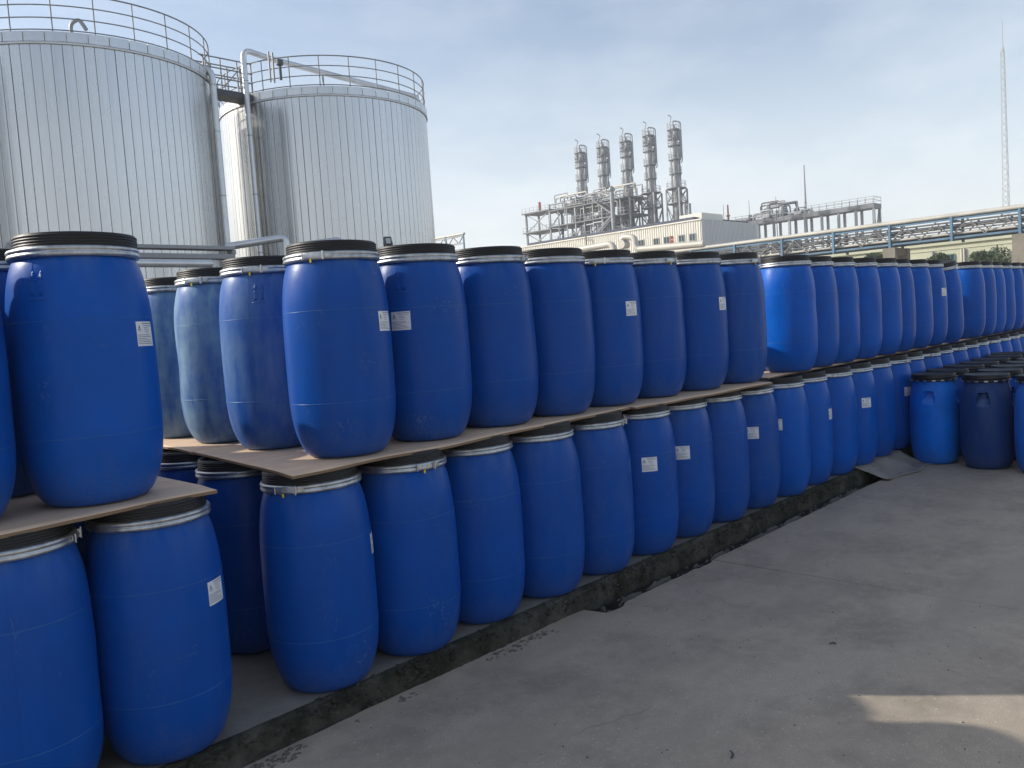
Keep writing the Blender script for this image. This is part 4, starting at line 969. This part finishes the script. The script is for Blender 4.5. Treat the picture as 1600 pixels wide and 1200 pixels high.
o = thin(1137, 320, 150, .45, M['rust_paint'], 'chimney', 'thin rust coloured chimney right of the warehouse roof', 'chimney'); MB().lathe([(.2, 20.3), (.4, 20.35), (.4, 20.6), (.2, 20.65)], 10).build('rim', M['rust_paint'], o)
for px, yt, lab in ((1130, 320, 'left'), (1170, 313, 'middle'), (1212, 307, 'right')):
    o = thin(px, yt, 152, .12, M['dark_steel'], 'lightning_rod', f'{lab} one of three slim rods above the far plant', 'rod'); o['group'] = 'slim rods above the far plant'
    MB().lathe([(0, 0), (.4, 0), (.4, 1), (.2, 1.2)], 8).build('base', M['dark_steel'], o)

pl_ = MB(); P = [on_x(x, y, 150) for x, y in ((1137,318),(1138,308),(1139,296),(1141,284),(1146,275),(1154,266),(1164,258),(1176,250))]
pl_.tube(smooth_path(P, 2, 5), [min(.22 + .03*i, 1.6*(38-i)/38+.02) + .25*abs(mnoise.noise(Vector((i*.7, 2, 1))))*min(1, i/8) for i in range(len(smooth_path(P, 2, 5)))], 14)
pl_.v = [(x + .3*mnoise.noise(Vector((x, y, z))), y + .4*mnoise.noise(Vector((x*1.3, y*1.3, z*1.3+9))), z) for x, y, z in pl_.v]
po = pl_.build('steam_plume', None, kind='stuff', label='faint wisp of steam above the rust coloured chimney', cat='steam')
pm_ = bpy.data.materials.new('steam'); pm_.use_nodes = True; pt = pm_.node_tree; pt.nodes.remove(pt.nodes['Principled BSDF'])
pv = pt.nodes.new('ShaderNodeVolumePrincipled'); pv.inputs['Color'].default_value = (.95, .93, .93, 1); pv.inputs['Density'].default_value = .02
pt.links.new(pv.outputs[0], pt.nodes['Material Output'].inputs['Volume']); po.data.materials.clear(); po.data.materials.append(pm_)

# lattice mast at the right
p = on_x(1566, 45, 139); mh = p.z
lm = empty('lattice_mast', (p.x, p.y, 0), 0, label='tall slim lattice mast at the right against the sky', cat='mast')
def mw(z): return .66 - .40*(z/mh)
for q in range(3):
    a = R(90+120*q); MB().bar((mw(0)*math.cos(a), mw(0)*math.sin(a), 0), (mw(mh-3)*math.cos(a), mw(mh-3)*math.sin(a), mh-3), .06).build('leg', M['mast_steel'], lm)
lz = MB(); z = 8.0
while z < mh-3.6:
    for q in range(3):
        a, b = R(90+120*q), R(210+120*q); w0, w1 = mw(z), mw(z+1.0)
        lz.bar((w0*math.cos(a), w0*math.sin(a), z), (w1*math.cos(b), w1*math.sin(b), z+.8), .04); lz.bar((w1*math.cos(b), w1*math.sin(b), z+.8), (w1*math.cos(a), w1*math.sin(a), z+1.6), .04)
    z += 1.6
lz.build('lacing', M['mast_steel'], lm); MB().bar((0,0,mh-3.4), (0,0,mh+1.4), .09).build('spike', M['mast_steel'], lm)

# far pipe bridge glimpsed between the second tank and the drums
p = on_x(682, 372, 70); q = on_x(724, 368, 70)
pb_ = empty('far_pipe_bridge', (70, q.y, 0), 0, label='small far pipe bridge seen right of the second tank', cat='pipe bridge')
L = p.y - q.y + 1.5; zz = q.z
MB().bar((0, 0, zz), (0, L, zz), .12, .2).bar((0, 0, zz-.9), (0, L, zz-.9), .12, .2).build('chord', M['grey_steel'], pb_)
for i in range(7): MB().bar((0, L*i/7, zz-(.9 if i % 2 else 0)), (0, L*(i+1)/7, zz-(0 if i % 2 else .9)), .09).build('diagonal', M['truss_steel'], pb_)
for i in range(3): MB().bar((0, L*i/2, 0), (0, L*i/2, zz+.25), .16).build('post', M['blue_paint'], pb_)
MB().tube([(.2, 0, zz+.25), (.2, L, zz+.25)], .16, 8).build('insulated_pipe', M['white_jacket'], pb_)

# ------------------------------------------------------------------ thin summer haze filling the air over the works
hz = MB(); hz.box((-402, -402, -1.2), (402, 402, 44)); ho = hz.build('haze', None, kind='stuff')
hm_ = bpy.data.materials.new('haze'); hm_.use_nodes = True; ht = hm_.node_tree; ht.nodes.remove(ht.nodes['Principled BSDF'])
pv = ht.nodes.new('ShaderNodeVolumePrincipled'); pv.inputs['Color'].default_value = (.93, .96, 1, 1); pv.inputs['Density'].default_value = .0011; pv.inputs['Anisotropy'].default_value = .3
ht.links.new(pv.outputs[0], ht.nodes['Material Output'].inputs['Volume']); ho.data.materials.clear(); ho.data.materials.append(hm_)
